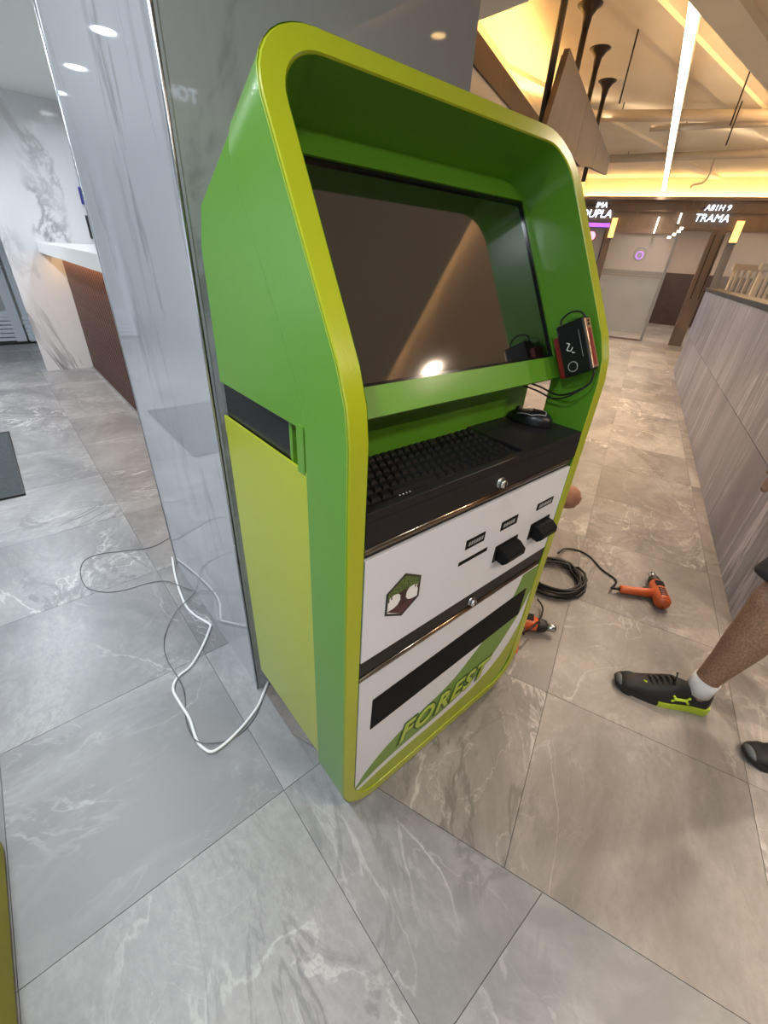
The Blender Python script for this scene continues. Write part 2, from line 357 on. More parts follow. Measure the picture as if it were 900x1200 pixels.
# half wall
hw = struct(uwbox('wall_half', 1.95, 8.3, -.935, -.797, 0, 1.135, 'grout'), 'low grey wall clad in streaked stone tiles beside the walkway', 'wall')
for z0, z1 in ((.0, .534), (.538, 1.13)):
    for k in range(6):
        uwbox('tile', 1.95+k*1.0583+.0015, 1.95+(k+1)*1.0583-.0015, -.797, -.786, z0, z1, 'half_wall_stone', hw)
uwbox('coping', 1.93, 8.33, -.955, -.775, 1.135, 1.17, 'frame_black', hw, bevel=.004)
uwbox('end_tile', 8.3, 8.311, -.935, -.79, 0, 1.13, 'half_wall_stone', hw); uwbox('end_tile', 1.939, 1.95, -.935, -.79, 0, 1.13, 'half_wall_stone', hw)
# ------------------------------------------------------------------ far shopfront
FU = 11.5
wf = struct(uwbox('wall_far', FU, FU+.2, -6.2, 1.8, 2.06, ZC, 'brown_stone'), 'brown stone fascia above the glass shopfront', 'wall')
uwbox('fascia_ledge', FU-.04, FU, -6.2, 1.75, 2.34, 2.365, 'brown_stone', wf)
uwbox('cove_lip', FU-.14, FU, -6.2, 1.75, ZC-.03, ZC, 'frame_brown', wf)
uwbox('cove_lip', FU-.14, FU-.12, -6.2, 1.75, ZC, ZC+.02, 'frame_brown', wf)
struct(uwbox('wall_upstand', FU+.0, FU+.1, -6.2, 1.8, ZC, 2.9, 'slab_paint'), 'beige upstand lit yellow above the far shopfront', 'wall')
t = uwbox('cove_light', FU-.09, FU-.06, -6.0, 1.7, ZC+.001, ZC+.009, 'cove_glow'); tag(t, 'warm light strip in the cove above the far shopfront', 'light')
struct(uwbox('wall_shop', 16.2, 16.4, -7, 4.5, 1.33, 3.0, 'tan_wall'), 'tan back wall inside the far shop', 'wall')
uw_ = struct(uwbox('wall_wainscot', 16.15, 16.25, -7, 4.5, 0, 1.34, 'wainscot'), 'dark brown wainscot at the back of the far shop', 'wall')
struct(uwbox('ceiling_shop', FU+.2, 16.4, -7, 4.5, 2.5, 2.56, 'ceil_tan'), 'tan ceiling inside the far shop', 'ceiling')
w1 = struct(uwbox('window_1', FU+.03, FU+.042, -.24, .92, .02, 2.0, 'shop_glass'), 'large shop window pane under the slim light bar', 'window')
uwbox('frame', FU, FU+.08, -.24, .95, 1.98, 2.06, 'frame_brown', w1); uwbox('frame', FU, FU+.08, -.29, -.235, 0, 2.06, 'frost_grey', w1); uwbox('frame', FU, FU+.08, -.24, .95, 0, .03, 'frame_brown', w1)
w2 = struct(uwbox('window_2', FU+.03, FU+.042, -3.4, -1.24, .02, 2.06, 'shop_glass'), 'large shop window pane behind the low grey wall', 'window')
uwbox('frame', FU, FU+.08, -3.4, -1.24, 0, .03, 'frame_brown', w2)
w3 = struct(uwbox('window_3', FU+.03, FU+.042, 1.08, 1.72, .02, 2.06, 'shop_glass'), 'shop window pane under the purple glowing sign', 'window')
uwbox('frame', FU, FU+.08, 1.62, 1.72, 0, 2.06, 'frame_brown', w3)
def pier(w0, w1, mat, label):
    p = struct(uwbox('trim_pier', FU-.06, FU+.12, w0, w1, 0, 2.06, mat), label, 'pillar'); return p
p = pier(-1.04, -.80, 'brown_stone', 'brown stone pier beside the open shop doorway')
uwbox('strip', FU-.07, FU-.055, -.885, -.865, .9, 2.0, 'frame_black', p); uwbox('strip', FU-.07, FU-.055, -1.02, -1.0, .9, 2.0, 'frame_black', p)
p = pier(.92, 1.08, 'brown_stone', 'narrow brown pier between two shop windows')
uwbox('strip', FU-.07, FU-.055, 1.06, 1.08, .9, 2.0, 'frame_black', p)
p = pier(-1.25, -1.12, 'frost_grey', 'grey framed pier with an amber lamp')
def lampbox(w0, w1, z0, z1, label):
    t = empty('wall_lamp', UW(FU-.08, (w0+w1)/2, z0), label, 'lamp')
    o = uwbox('diffuser', -.03, .02, -(w1-w0)/2, (w1-w0)/2, .02, z1-z0-.02, 'glow_amber', t)
    uwbox('cap', -.035, .02, -(w1-w0)/2-.01, (w1-w0)/2+.01, 0, .02, 'frame_brown', t); uwbox('cap', -.035, .02, -(w1-w0)/2-.01, (w1-w0)/2+.01, z1-z0-.02, z1-z0, 'frame_brown', t)
lampbox(-1.25, -1.13, 1.86, 2.24, 'amber box lamp on the grey pier behind the low wall')
lampbox(.90, 1.0, 1.86, 2.24, 'amber box lamp on the narrow pier by the purple sign')
for w, z0, z1, lb in ((.17, 1.97, 2.27, 'slim white light bar on the fascia above the window'), (-.19, 2.14, 2.34, 'short white light bar above the mullion')):
    t = empty('light_bar', UW(FU-.06, w, z0), lb, 'light')
    uwbox('tube', -.012, .012, -.012, .012, .015, z1-z0-.015, 'light_white', t); uwbox('bracket', -.01, .06, -.016, .016, 0, .015, 'frame_black', t); uwbox('bracket', -.01, .06, -.016, .016, z1-z0-.015, z1-z0, 'frame_black', t)
for k, (w, z) in enumerate(((-.12, 1.93), (-.19, 1.98), (-.25, 2.03), (-.28, 2.08))):
    t = empty('spot_light', UW(FU-.05, w, z), 'small bright spot lamp on the fascia beside the mullion', 'light', 'spot lamps on the fascia')
    uwbox('lens', -.03, 0, -.03, .03, -.02, .02, 'light_white', t); uwbox('housing', 0, .05, -.035, .035, -.025, .025, 'frame_black', t)
for k, (u, w) in enumerate(((12.6, .4), (12.6, -1.6), (14.6, -.4), (14.6, -2.4))):  # invented lamps that lift the brightness inside the far shop
    t = empty('added_shop_lamp', UW(u, w, 2.5), 'added square ceiling lamp inside the far shop', 'lamp', 'added ceiling lamps of the far shop')
    uwbox('diffuser', -.2, .2, -.2, .2, -.02, -.01, 'light_white', t); uwbox('housing', -.21, .21, -.21, .21, -.01, 0, 'panel_white', t)
    area('added_shop_light', UW(u, w, 2.47), .4, 28, (1, .82, .66), (0, 0, TH))
# counter and items inside the shop
t = empty('shop_counter', UW(12.9, .5, 0), 'grey fronted counter behind the far shop window', 'counter')
uwbox('front', -.02, .02, -.75, .75, 0, 1.2, 'frost_grey', t); uwbox('worktop', -.05, .6, -.78, .78, 1.2, 1.24, 'wainscot', t); uwbox('body', .02, .55, -.73, .73, 0, 1.2, 'wainscot', t)
ex = empty('fire_extinguisher', UW(15.6, -1.25, 0), 'small red fire extinguisher by the dark wainscot', 'extinguisher')
m = MB(); m.tube([(0, 0, .0), (0, 0, .02), (0, 0, .36), (0, 0, .42), (0, 0, .44)], [.06, .075, .075, .05, .025], 12); m.build('cylinder_body', 'red_paint', ex)
m = MB(); m.tube([(0, 0, .44), (0, 0, .5)], .02, 8); m.box((-.015, -.08, .49), (.015, .06, .51)); m.build('valve', 'frame_black', ex)
m = MB(); m.tube(smooth_path([(0, -.03, .47), (0, -.1, .4), (0, -.095, .25), (0, -.085, .12)]), .01, 6); m.build('hose', 'rubber_black', ex)
wr = empty('wall_ornament', UW(16.12, .42, 1.75), 'small round purple wire ornament on the shop wall', 'ornament')
m = MB(); m.tube([Vector((0, 0, 0))+UW(0, .16*math.cos(a*.4), .16*math.sin(a*.4)) for a in range(17)], .012, 5); m.build('ring', 'frame_black', wr)
m = MB(); m.tube([UW(-.01, .09*math.cos(a*.4), -.03+.09*math.sin(a*.4)) for a in range(17)], .018, 5); m.build('ring', 'glow_purple', wr)
# glowing signs (letters as they read in the photo)
def facing(u, w, z): return Matrix.Translation(UW(u, w, z)) @ Matrix.Rotation(TH-math.pi/2, 4, 'Z') @ Matrix.Rotation(math.pi/2, 4, 'X')
def sign(name, label, w, z, lines, hh):
    t = empty(name, (0, 0, 0), label, 'sign'); t.location = UW(FU-.05, w, z)
    inv = Matrix.Translation(-t.location)
    uwbox('mounting_rail', .005, .05, -.26, .26, -.07, -.05, 'sign_dark', t); uwbox('mounting_rail', .005, .05, -.22, .22, .09, .11, 'sign_dark', t)
    for (s, dz, dw, txt) in lines: text_obj('letters', txt, s, 'glow_letters', inv @ facing(FU-.055, w+dw, z+dz), t, .006, shear=.15)
    return t
sign('shop_sign', 'white glowing two-line sign above the open shop doorway', -.73, 2.31, [(.13, .10, -.02, 'A81H 9'), (.17, -.06, .02, 'TRAMA')], .17)
s_ = sign('shop_sign', 'white glowing sign with purple bar beside the kiosk', 1.34, 2.33, [(.13, .10, -.06, 'IMA'), (.19, -.05, 0, 'DUPLA')], .16)
uwbox('purple_bar', -.02, .0, -.32, .28, -.27, -.20, 'glow_purple', s_); uwbox('backing', 0, .03, -.34, .3, -.28, -.19, 'sign_dark', s_)
for z, mt, lb in ((1.90, 'glow_pink', 'small round pink glowing sign under the purple bar'), (1.68, 'glow_blue', 'small round blue glowing sign under the pink one')):
    t = empty('round_sign', UW(FU-.0, 1.33, z), lb, 'sign'); m = MB(); m.tube([UW(-.03, 0), UW(.0, 0)], .085, 16); m.build('face', mt, t)
    m = MB(); m.tube([UW(-.028, 0), UW(.03, 0)], .095, 16); m.build('rim', 'sign_dark', t)
# slatted cream chairs stacked behind the half wall
def slat_chair(u, w, rz, tilt, label):
    t = empty('slatted_chair', UW(u, w, 0), label, 'chair', 'cream slatted chairs behind the low wall'); t.rotation_euler = (0, 0, TH+rz)
    for sx in (-.21, .21):
        for sy in (-.2, .2):
            m = MB(); m.tube([(sx, sy, 0), (sx, sy, .62 if sy < 0 else 1.48)], .018, 6); m.build('leg', 'cream_wood', t)
    m = MB(); m.box((-.23, -.22, .60), (.23, .22, .64)); m.build('seat', 'cream_wood', t)
    m = MB(); m.box((-.21, -.2, .64), (.21, .17, .69)); m.build('cushion', 'cloth_dark', t, bevel=.015)
    for k in range(4):
        x = -.14+k*.093; m = MB(); m.box((x-.018, .185, .66), (x+.018, .21, 1.43)); m.build('slat', 'cream_wood', t)
    m = MB(); m.box((-.25, .18, 1.42), (.25, .22, 1.50)); m.build('top_rail', 'cream_wood', t)
    return t
slat_chair(9.3, -1.22, 2.0, 0, 'cream slatted high-back chair past the far end of the low wall')
slat_chair(8.2, -1.28, 2.3, 0, 'cream slatted high-back chair just behind the far end of the low wall')
slat_chair(7.2, -1.32, 2.6, 0, 'cream slatted high-back chair nearest the middle of the low wall')
# ------------------------------------------------------------------ things hung in the open ceiling
t = empty('linear_light', UW(7.33, .24, 2.66), 'long white linear lamp hanging in the open ceiling', 'lamp')
uwbox('diffuser', -4.05, 4.05, -.03, .03, 0, .02, 'light_white', t); uwbox('housing', -4.06, 4.06, -.036, .036, .0205, .075, 'pipe_beige', t)
for k in (-3, -1, 1, 3):
    m = MB(); m.tube([UW(k, 0, .07), UW(k, 0, .225)], .004, 6); m.build('suspension_rod', 'metal_dark', t)
area('added_slab_uplight', UW(7.4, .24, 2.745), 7.8, 6, (1, .74, .46), (math.pi, 0, -TH), .05)  # extra upward light, added to brighten the slab above the lamp
lamp = area('linear_lamp_light', UW(7.7, .24, 2.65), 7.3, 95, (1, .78, .56), (0, 0, TH), .06, 110)
for k, u in enumerate((3.72, 4.46, 5.22, 6.0)):
    t = empty('ceiling_rod', UW(u, .92, 2.10), 'black steel rod with flared cap hanging from the slab', 'rod', 'black rods above the brown panel')
    m = MB(); m.tube([(0, 0, .0), (0, 0, .74)], .022, 10); m.build('rod', 'metal_dark', t)
    m = MB(); m.tube([(0, 0, .66), (0, 0, .72), (0, 0, .755), (0, 0, .775), (0, 0, .785)], [.024, .032, .055, .085, .085], 16); m.build('cap', 'metal_dark', t)
t = empty('hanging_panel', UW(3.6, .85, 2.07), 'brown stone clad panel hung from black rods', 'panel')
poly = [(-.02, .0), (1.575, .03), (2.12, .11), (3.67, .26), (3.57, .41), (.20, .40)]
def cutpoly(lo, hi): return clip(clip(poly, lambda p: p[0]-lo), lambda p: hi-p[0])
for a, b_ in ((-.1, 1.2), (1.206, 2.3), (2.306, 3.8)):
    m = MB(); q = cutpoly(a, b_); m.prism(q, lambda u, z: UW(u, 0, z), lambda u, z: UW(u, .035, z)); m.build('cladding', 'panel_brown', t)
m = MB(); m.prism([(.05, .03), (3.4, .28), (3.4, .38), (.22, .38)], lambda u, z: UW(u, .036, z), lambda u, z: UW(u, .05, z)); m.build('backing', 'frame_brown', t)
for (p0, p1, r_, lb) in (((6.6, 1.3, 2.77), (7.15, -1.2, 2.77), .05, 'thick beige pipe crossing under the slab'), ((7.15, .5, 2.74), (7.3, -1.3, 2.76), .03, 'thin beige pipe beside the thick crossing pipe'), ((9.2, 1.5, 2.80), (9.0, -1.8, 2.80), .05, 'beige pipe crossing near the far end of the slab')):
    t = empty('ceiling_pipe', UW(*p0), lb, 'pipe'); d = UW(*p1)-UW(*p0)
    m = MB(); m.tube([Vector((0, 0, 0)), d], r_, 10); m.build('pipe_run', 'pipe_beige', t)
    for f in (.2, .8):
        m = MB(); c = d*f; m.tube([c, c+Vector((0, 0, 2.89-p0[2]))], .006, 5); m.build('hanger', 'metal_dark', t)
for (u, w, z0) in ((4.9, .62, 2.45), (6.0, -.24, 2.5), (6.8, -.3, 2.5)):
    m = MB(); m.tube([(0, 0, 0), (0, 0, 2.885-z0)], .007, 6); o = m.build('threaded_rod', 'metal_dark', None, UW(u, w, z0)); tag(o, 'thin dark threaded rod left hanging from the slab', 'rod', 'bare threaded rods')
m = MB(); m.tube(smooth_path([(0, 0, .32), (.02, .02, .2), (0, .0, .1), (.03, .06, 0), (.0, .18, -.03), (0, .2, -.07)]), .012, 6); o = m.build('loose_wire', 'pipe_beige', None, UW(9.6, -.35, 2.56)); tag(o, 'loose bent wire dangling below the slab by the far cove', 'wire')
# ------------------------------------------------------------------ left hall
ct = empty('reception_counter', (.72, 4.9, 0), 'white topped counter with brown vertical slat front', 'counter')
boxo('worktop', (-.17, -2.4, 1.125), (.5, 1.068, 1.22), 'counter_white', ct, bevel=.004)
boxo('body', (.03, -2.4, 0), (.45, 1.068, 1.125), 'dark_recess', ct)
boxo('plinth', (-.012, -2.4, 0), (.03, 1.0, .035), 'steel', ct)
ns = 46
sm_ = None
for k in range(ns):
    y = -2.36+k*(3.34/ns)
    if sm_ is None:
        mm = MB(); mm.box((-.014, -.021, 0), (.03, .021, 1.088)); o = mm.build('slat', 'wood_slat', ct); sm_ = o.data
    else: o = bpy.data.objects.new('slat', sm_); COL.objects.link(o); o.parent = ct
    o.location = (0, y, .036)
boxo('light_strip', (-.06, -2.4, 1.113), (-.045, 1.0, 1.1245), 'light_warm', ct)
area('counter_strip_light', (.668, 4.5, 1.11), 2.8, 5, (1.0, .55, .22), (math.radians(-6), 0, math.pi/2), .03)
mt_ = empty('floor_mat', (-.16, 3.5, 0), 'dark grey rectangular floor mat on the grey tiles', 'mat')
boxo('pile', (-1.2, -.57, .001), (-.012, .56, .011), 'mat_grey', mt_); 
m = MB(); m.box((-1.21, -.585, 0), (0, -.57, .013)); m.box((-1.21, .56, 0), (0, .575, .013)); m.box((-.012, -.57, 0), (0, .56, .013)); m.box((-1.21, -.57, 0), (-1.2, .56, .013)); m.build('border', 'rubber_black', mt_)
d1 = struct(boxo('door_1', (-.9, 7.70, .38), (.16, 7.74, 2.2), 'shop_glass'), 'white framed glazed door with louvred bottom panel', 'door')
def dpart(n, a, b, mt='door_white'): return boxo(n, a, b, mt, d1, bevel=.003)
dpart('stile', (.16, 7.68, .03), (.27, 7.76, 2.2)); dpart('stile', (-1.0, 7.68, .03), (-.9, 7.76, 2.2)); dpart('rail', (-1.0, 7.68, 2.2), (.27, 7.76, 2.3)); dpart('rail', (-.9, 7.68, .33), (.16, 7.76, .40))
for k in range(6): dpart('louvre', (-.9, 7.69, .04+k*.05), (.16, 7.75, .078+k*.05))
dpart('jamb', (.30, 7.66, .0), (.44, 7.80, 2.33)); 
for k in range(6): dpart('louvre', (.29, 7.655, .04+k*.05), (.45, 7.70, .078+k*.05))
dpart('threshold', (-1.0, 7.66, 0), (.5, 7.8, .03), 'rubber_black')
dpart('pull_handle', (.20, 7.62, .85), (.225, 7.64, 1.25), 'frame_black')
o = boxo('wall_sign', (1.03, 5.945, 1.56), (1.5, 5.97, 1.70), 'blue_sign'); tag(o, 'small dark blue sign on the marble wall by the column', 'sign')
o = boxo('wall_rail', (1.03, 5.95, 1.27), (1.05, 5.97, 1.47), 'frame_black'); tag(o, 'thin black vertical bar on the marble wall under the blue sign', 'bar')
t = empty('table_lamp', (1.15, 5.6, 1.22), 'pale round lamp on the white counter top', 'lamp')
m = MB(); m.ell((0, 0, .12), .10, .10, .09); m.build('shade', 'panel_white', t); m = MB(); m.tube([(0, 0, 0), (0, 0, .012), (0, 0, .06)], [.06, .06, .02], 12); m.build('base', 'steel', t)
# recessed down lights of the left hall (mirrored in the column)
for k in range(8):
    y = 5.62-k*.9
    t = empty('down_light', (-.36, y, 2.33), 'round white recessed down light in the off-white ceiling', 'light', 'down lights of the off-white ceiling')
    m = MB(); m.tube([(0, 0, -.006), (0, 0, -.002)], .062, 20); m.build('lens', 'light_cool', t)
    m = MB(); m.tube([(0, 0, -.004), (0, 0, .0)], .072, 20); m.build('trim_ring', 'panel_white', t)
    area('down_light_lamp', (-.36, y, 2.315), .12, 20 if k < 2 else 11, COOL, spread=150)
for k, y in enumerate((3.0, 4.2, 5.3)):  # second row, added to brighten the marble wall and counter
    t = empty('down_light', (1.05, y, 2.331), 'added round white down light above the slatted counter', 'light', 'added down lights above the counter')
    m = MB(); m.tube([(0, 0, -.006), (0, 0, -.002)], .062, 20); m.build('lens', 'light_cool', t)
    m = MB(); m.tube([(0, 0, -.004), (0, 0, .0)], .072, 20); m.build('trim_ring', 'panel_white', t)
    area('down_light_lamp', (1.05, y, 2.315), .12, 6.5, COOL, spread=160)
# warm down lights added over the walkway and kiosk for more light
for k, (x, y) in enumerate(((3.0, .6), (4.4, .8), (6.2, 1.0), (3.0, -1.2), (1.5, -1.4), (.75, -1.0))):
    z = ZC+.10 if x > 2.25 else ZC
    tan_ = x > 2.25
    t = empty('down_light', (x, y, z), 'added round warm down light in the tan soffit' if tan_ else 'added round warm down light in the taupe ceiling', 'light', 'added warm down lights of the tan soffit' if tan_ else 'added warm down lights of the taupe ceiling')
    m = MB(); m.tube([(0, 0, -.006), (0, 0, -.002)], .05, 20); m.build('lens', 'light_warm', t)
    m = MB(); m.tube([(0, 0, -.004), (0, 0, .0)], .06, 20); m.build('trim_ring', 'panel_white', t)
    area('added_warm_lamp', (x, y, z-.015), .1, 26 if x > 1 else 10, (1, .80, .60), spread=140)
# lit sign behind the photographer, seen mirrored in the column
mw = Matrix.Translation((1.835, -3.12, 2.39)) @ Matrix.Rotation(math.pi, 4, 'Z') @ Matrix.Rotation(math.pi/2, 4, 'X') @ Matrix.Diagonal((-1, 1, 1, 1))
o = text_obj('wall_letters', 'HOT', .13, 'glow_letters', mw, None, .006); tag(o, 'white glowing letters mirrored in the column', 'sign')
# ------------------------------------------------------------------ the kiosk (local: x across, y back, z up)
KX, KY, KW = .3185, .430, .762
k_ = empty('information_kiosk', (KX, KY, 0), 'green and lime self-service kiosk with large screen standing before the marble column', 'kiosk')
LEAN = math.radians(29.2); SL, CL = math.sin(LEAN), math.cos(LEAN); ZK = 1.137; LT = .065; RR = LT/math.tan(LEAN/2); Z0K = .003
S1 = ZK-LT-Z0K; S2 = S1+RR*LEAN
def prof(s, d=0.0):             # front profile by arc length, d = depth behind the face
    if s <= S1: return (d, Z0K+s)
    if s <= S2:
        a = (s-S1)/RR; y, z = RR-RR*math.cos(a), ZK-LT+RR*math.sin(a)
    else:
        a = LEAN; y, z = LT*SL+(s-S2)*SL, ZK+LT*CL+(s-S2)*CL
    return (y+d*math.cos(a), z-d*math.sin(a))
def sz(z): return S2+(z-ZK-LT*CL)/CL if z > ZK else z-Z0K
STOP = sz(1.554); DEP = .12
def rrect(x0, x1, s0, s1, rb, rt, n=9, ns=26):
    P = []
    def arc(cx, cy, r, a0):
        for i in range(n+1):
            a = a0+math.pi/2*i/n; P.append((cx+r*math.cos(a), cy+r*math.sin(a)))
    def line(a, b, k):
        for i in range(1, k): P.append((a[0]+(b[0]-a[0])*i/k, a[1]+(b[1]-a[1])*i/k))
    arc(x0+rb, s0+rb, rb, math.pi); arc(x1-rb, s0+rb, rb, 1.5*math.pi)
    line((x1, s0+rb), (x1, s1-rt), ns); arc(x1-rt, s1-rt, rt, 0); arc(x0+rt, s1-rt, rt, math.pi/2); line((x0, s1-rt), (x0, s0+rb), ns)
    return P
RO = rrect(0, KW, 0, STOP, .125, .105); RI = rrect(.036, KW-.036, .036, STOP-.034, .09, .075)
def ringpt(p, d): y, z = prof(p[1], d); return (p[0], y, z)
n = len(RO); m = MB()
vs = [ringpt(p, .002) for p in RO]+[ringpt(p, DEP) for p in RO]+[ringpt(p, DEP) for p in RI]+[ringpt(p, .002) for p in RI]
fs = [(a*n+i, a*n+(i+1) % n, b*n+(i+1) % n, b*n+i) for a, b in ((0, 1), (1, 2), (2, 3)) for i in range(n)]
m.add(vs, fs); o = m.build('frame', 'paint_green', k_)
def shade(o, ang=.5):
    me = o.data
    for p in me.polygons: p.use_smooth = True
    bm = bmesh.new(); bm.from_mesh(me)
    for e in bm.edges:
        if len(e.link_faces) == 2 and e.calc_face_angle(0) > ang: e.smooth = False
    bm.to_mesh(me); bm.free()
shade(o); md = o.modifiers.new('b', 'BEVEL'); md.width = .0025; md.segments = 2; md.limit_method = 'ANGLE'; md.angle_limit = 1.0
m = MB(); e_ = .0025
def inset(P, k):                # move a loop inwards a little for the soft edge of the lime rim
    cx = KW/2; cs = STOP/2; return [(p[0]+(k if p[0] < cx else -k)*min(1, abs(p[0]-cx)/(KW/2-.11)), p[1]+(k if p[1] < cs else -k)*(1 if p[1] < .125 or p[1] > STOP-.105 else 0)) for p in P]
vs = [ringpt(p, .0045) for p in RO]+[ringpt(p, 0) for p in inset(RO, e_)]+[ringpt(p, 0) for p in inset(RI, -e_)]+[ringpt(p, .0045) for p in RI]
vs = [(x+(-.0006 if i < n and x < KW/2 else (.0006 if i < n else 0)), y, z) for i, (x, y, z) in enumerate(vs)]
m.add(vs, [(a*n+i, a*n+(i+1) % n, b*n+(i+1) % n, b*n+i) for a, b in ((0, 1), (1, 2), (2, 3), (3, 0)) for i in range(n)])
o = m.build('frame_rim', 'paint_lime', k_); o['label'] = 'lime front rim'; shade(o, .35)
# upper housing
prof_pts = [(prof(sz(z_+.06), DEP)) for z_ in ()]
crease = []
s = 0
while s < STOP-.05:
    y, z = prof(s, DEP-.004)
    if z > 1.063: crease.append((y, z))
    s += .02
top = crease[-1]
hp = crease+[(.436, 1.362), (.462, 1.30), (.464, 1.063)]
uh = None
for xa, xb in ((.005, .010), (KW-.010, KW-.005)):
    m = MB(); m.prism(hp, lambda y, z: (xa, y, z), lambda y, z: (xb, y, z)); m.build('side_panel', 'paint_green', k_, bevel=.0015)
core = [(y+.03*CL, max(1.064, z-.03*SL)) for y, z in crease]+[(.434, 1.361), (.460, 1.30), (.462, 1.064)]
m = MB(); m.prism(core, lambda y, z: (.0095, y, z), lambda y, z: (KW-.0095, y, z)); m.build('upper_housing', 'paint_green', k_)
# neck between the housings, open to the sides
m = MB(); m.box((.012, .19, .955), (KW-.036, .463, 1.08)); m.build('neck', 'black_satin', k_)
m = MB(); m.box((.012, .181, .95), (KW-.033, .19, 1.075)); m.build('neck_front', 'paint_green', k_)
m = MB(); m.box((.003, .128, .985), (.008, .15, 1.07)); m.build('neck_tab', 'paint_green', k_)
# lower housing
m = MB(); m.box((.004, DEP-.003, .142), (KW-.004, .466, .955)); m.build('lower_housing', 'paint_lime', k_, bevel=.002)
m = MB(); m.box((.004, DEP+.0, .953), (.009, .466, .990)); m.build('side_lip', 'paint_lime', k_)
m = MB(); m.box((.037, .012, .045), (KW-.037, DEP+.01, .93)); m.build('carcass', 'black_matte', k_)
for sx in (.07, KW-.07):
    for sy in (.17, .41):
        m = MB(); m.tube([(sx-.012, sy, .03), (sx+.012, sy, .03)], .029, 14); m.box((sx-.02, sy-.02, .055), (sx+.02, sy+.02, .143)); m.build('castor', 'black_matte', k_)
# monitor panel set in the leaning part
KPY, KPZ = .113*CL, ZK-.113*SL
def mp(x, t, d=0.0): return (x, KPY+t*SL+d*CL, KPZ+t*CL-d*SL)
SX0, SX1, ST0, ST1 = .072, .714, .044, .405
ox0, ox1, ot0, ot1 = .034, KW-.034, -.008, .456
def rr2(x0, x1, t0, t1, r, n=8, bottom=False):
    P = []
    for cx, cy, a0, rr in ((x0, t0, 0, 0), (x1, t0, 0, 0), (x1-r, t1-r, 0, r), (x0+r, t1-r, math.pi/2, r)):
        if rr == 0: P.append((cx, cy)); continue
        for i in range(n+1): a = a0+math.pi/2*i/n; P.append((cx+rr*math.cos(a), cy+rr*math.sin(a)))
    return P
m = MB()
m.obox(mp((ox0+ox1)/2, (ot0+ST0)/2, .006), ((ox1-ox0)/2, 0, 0), Vector((0, SL, CL))*((ST0-ot0)/2), Vector((0, CL, -SL))*.006)
m.prism(rr2(ox0, ox1, ST1, ot1, .050), lambda x, t: mp(x, t, 0), lambda x, t: mp(x, t, .012))
m.obox(mp((ox0+SX0)/2, (ST0+ST1)/2, .006), ((SX0-ox0)/2, 0, 0), Vector((0, SL, CL))*((ST1-ST0)/2), Vector((0, CL, -SL))*.006)
m.obox(mp((ox1+SX1)/2, (ST0+ST1)/2, .006), ((ox1-SX1)/2, 0, 0), Vector((0, SL, CL))*((ST1-ST0)/2), Vector((0, CL, -SL))*.006)
m.box((ox0, KPY+ot0*SL+.008, KPZ+ot0*CL-.006), (ox1, .19, KPZ+ot0*CL))
mo = m.build('monitor_panel', 'paint_green', k_)
m = MB(); m.obox(mp((SX0+SX1)/2, (ST0+ST1)/2, .012), ((SX1-SX0)/2+.004, 0, 0), Vector((0, SL, CL))*((ST1-ST0)/2+.004), Vector((0, CL, -SL))*.004); sc_ = m.build('screen', 'screen_glass', k_)
sc_['label'] = 'glossy black screen, switched off'
m = MB()
for a, b_, c_, d_ in ((SX0, SX1, ST0, ST0+.006), (SX0, SX1, ST1-.006, ST1), (SX0, SX0+.006, ST0, ST1), (SX1-.006, SX1, ST0, ST1)):
    m.obox(mp((a+b_)/2, (c_+d_)/2, .006), ((b_-a)/2, 0, 0), Vector((0, SL, CL))*((d_-c_)/2), Vector((0, CL, -SL))*.002)
m.build('bezel', 'bezel_black', sc_)
# keyboard shelf, rails and doors
X0, X1 = .037, KW-.037
m = MB(); m.box((X0, .001, .893), (X1, .185, .942)); ks = m.build('keyboard_shelf', 'black_tray', k_)
m = MB(); m.box((.492, .001, .9415), (X1, .185, .960)); m.build('mouse_deck', 'black_tray', ks, bevel=.002)
m = MB(); m.box((X0, .001, .9415), (.4925, .018, .960)); m.build('front_lip', 'black_tray', ks, bevel=.002)
def rail(z):
    m = MB(); m.tube([(X0, .0065, z), (X1-.02, .0065, z)], .0075, 12); m.build('rail', 'bronze', k_)
    m = MB(); m.box((X0, .006, z-.016), (X1, .014, z+.008)); m.build('rail_channel', 'black_satin', k_)
rail(.884); rail(.549)
m = MB(); m.box((X0, .003, .561), (X1, .014, .600)); m.build('drawer_band', 'black_satin', k_)
m = MB(); m.box((X0+.002, .002, .602), (X1-.001, .014, .864)); ud = m.build('upper_door', 'panel_white', k_, bevel=.001)
ldp = [(X0+.002, .100), (X0+.02, .064), (X0+.09, .04), (X1-.11, .04), (X1-.05, .06), (X1-.012, .115), (X1-.001, .18), (X1-.001, .535), (X0+.002, .535)]
m = MB(); m.prism(ldp, lambda x, z: (x, .003, z), lambda x, z: (x, .014, z)); ld = m.build('lower_door', 'panel_white', k_)
def lock(x, z, ph):
    m = MB(); m.tube([(x, .002, z), (x, -.010, z), (x, -.013, z)], [.0095, .0095, .007], 14); l = m.build('lock', 'chrome', k_)
    m = MB(); m.box((x-.0012, -.0145, z-.005), (x+.0012, -.012, z+.005)); m.build('keyhole', 'black_matte', l)
    m = MB(); m.tube([(x, .004, z), (x, -.002, z)], .0125, 14); m.build('collar', 'steel', l)
lock(.400, .912, 0); lock(.390, .577, 0)
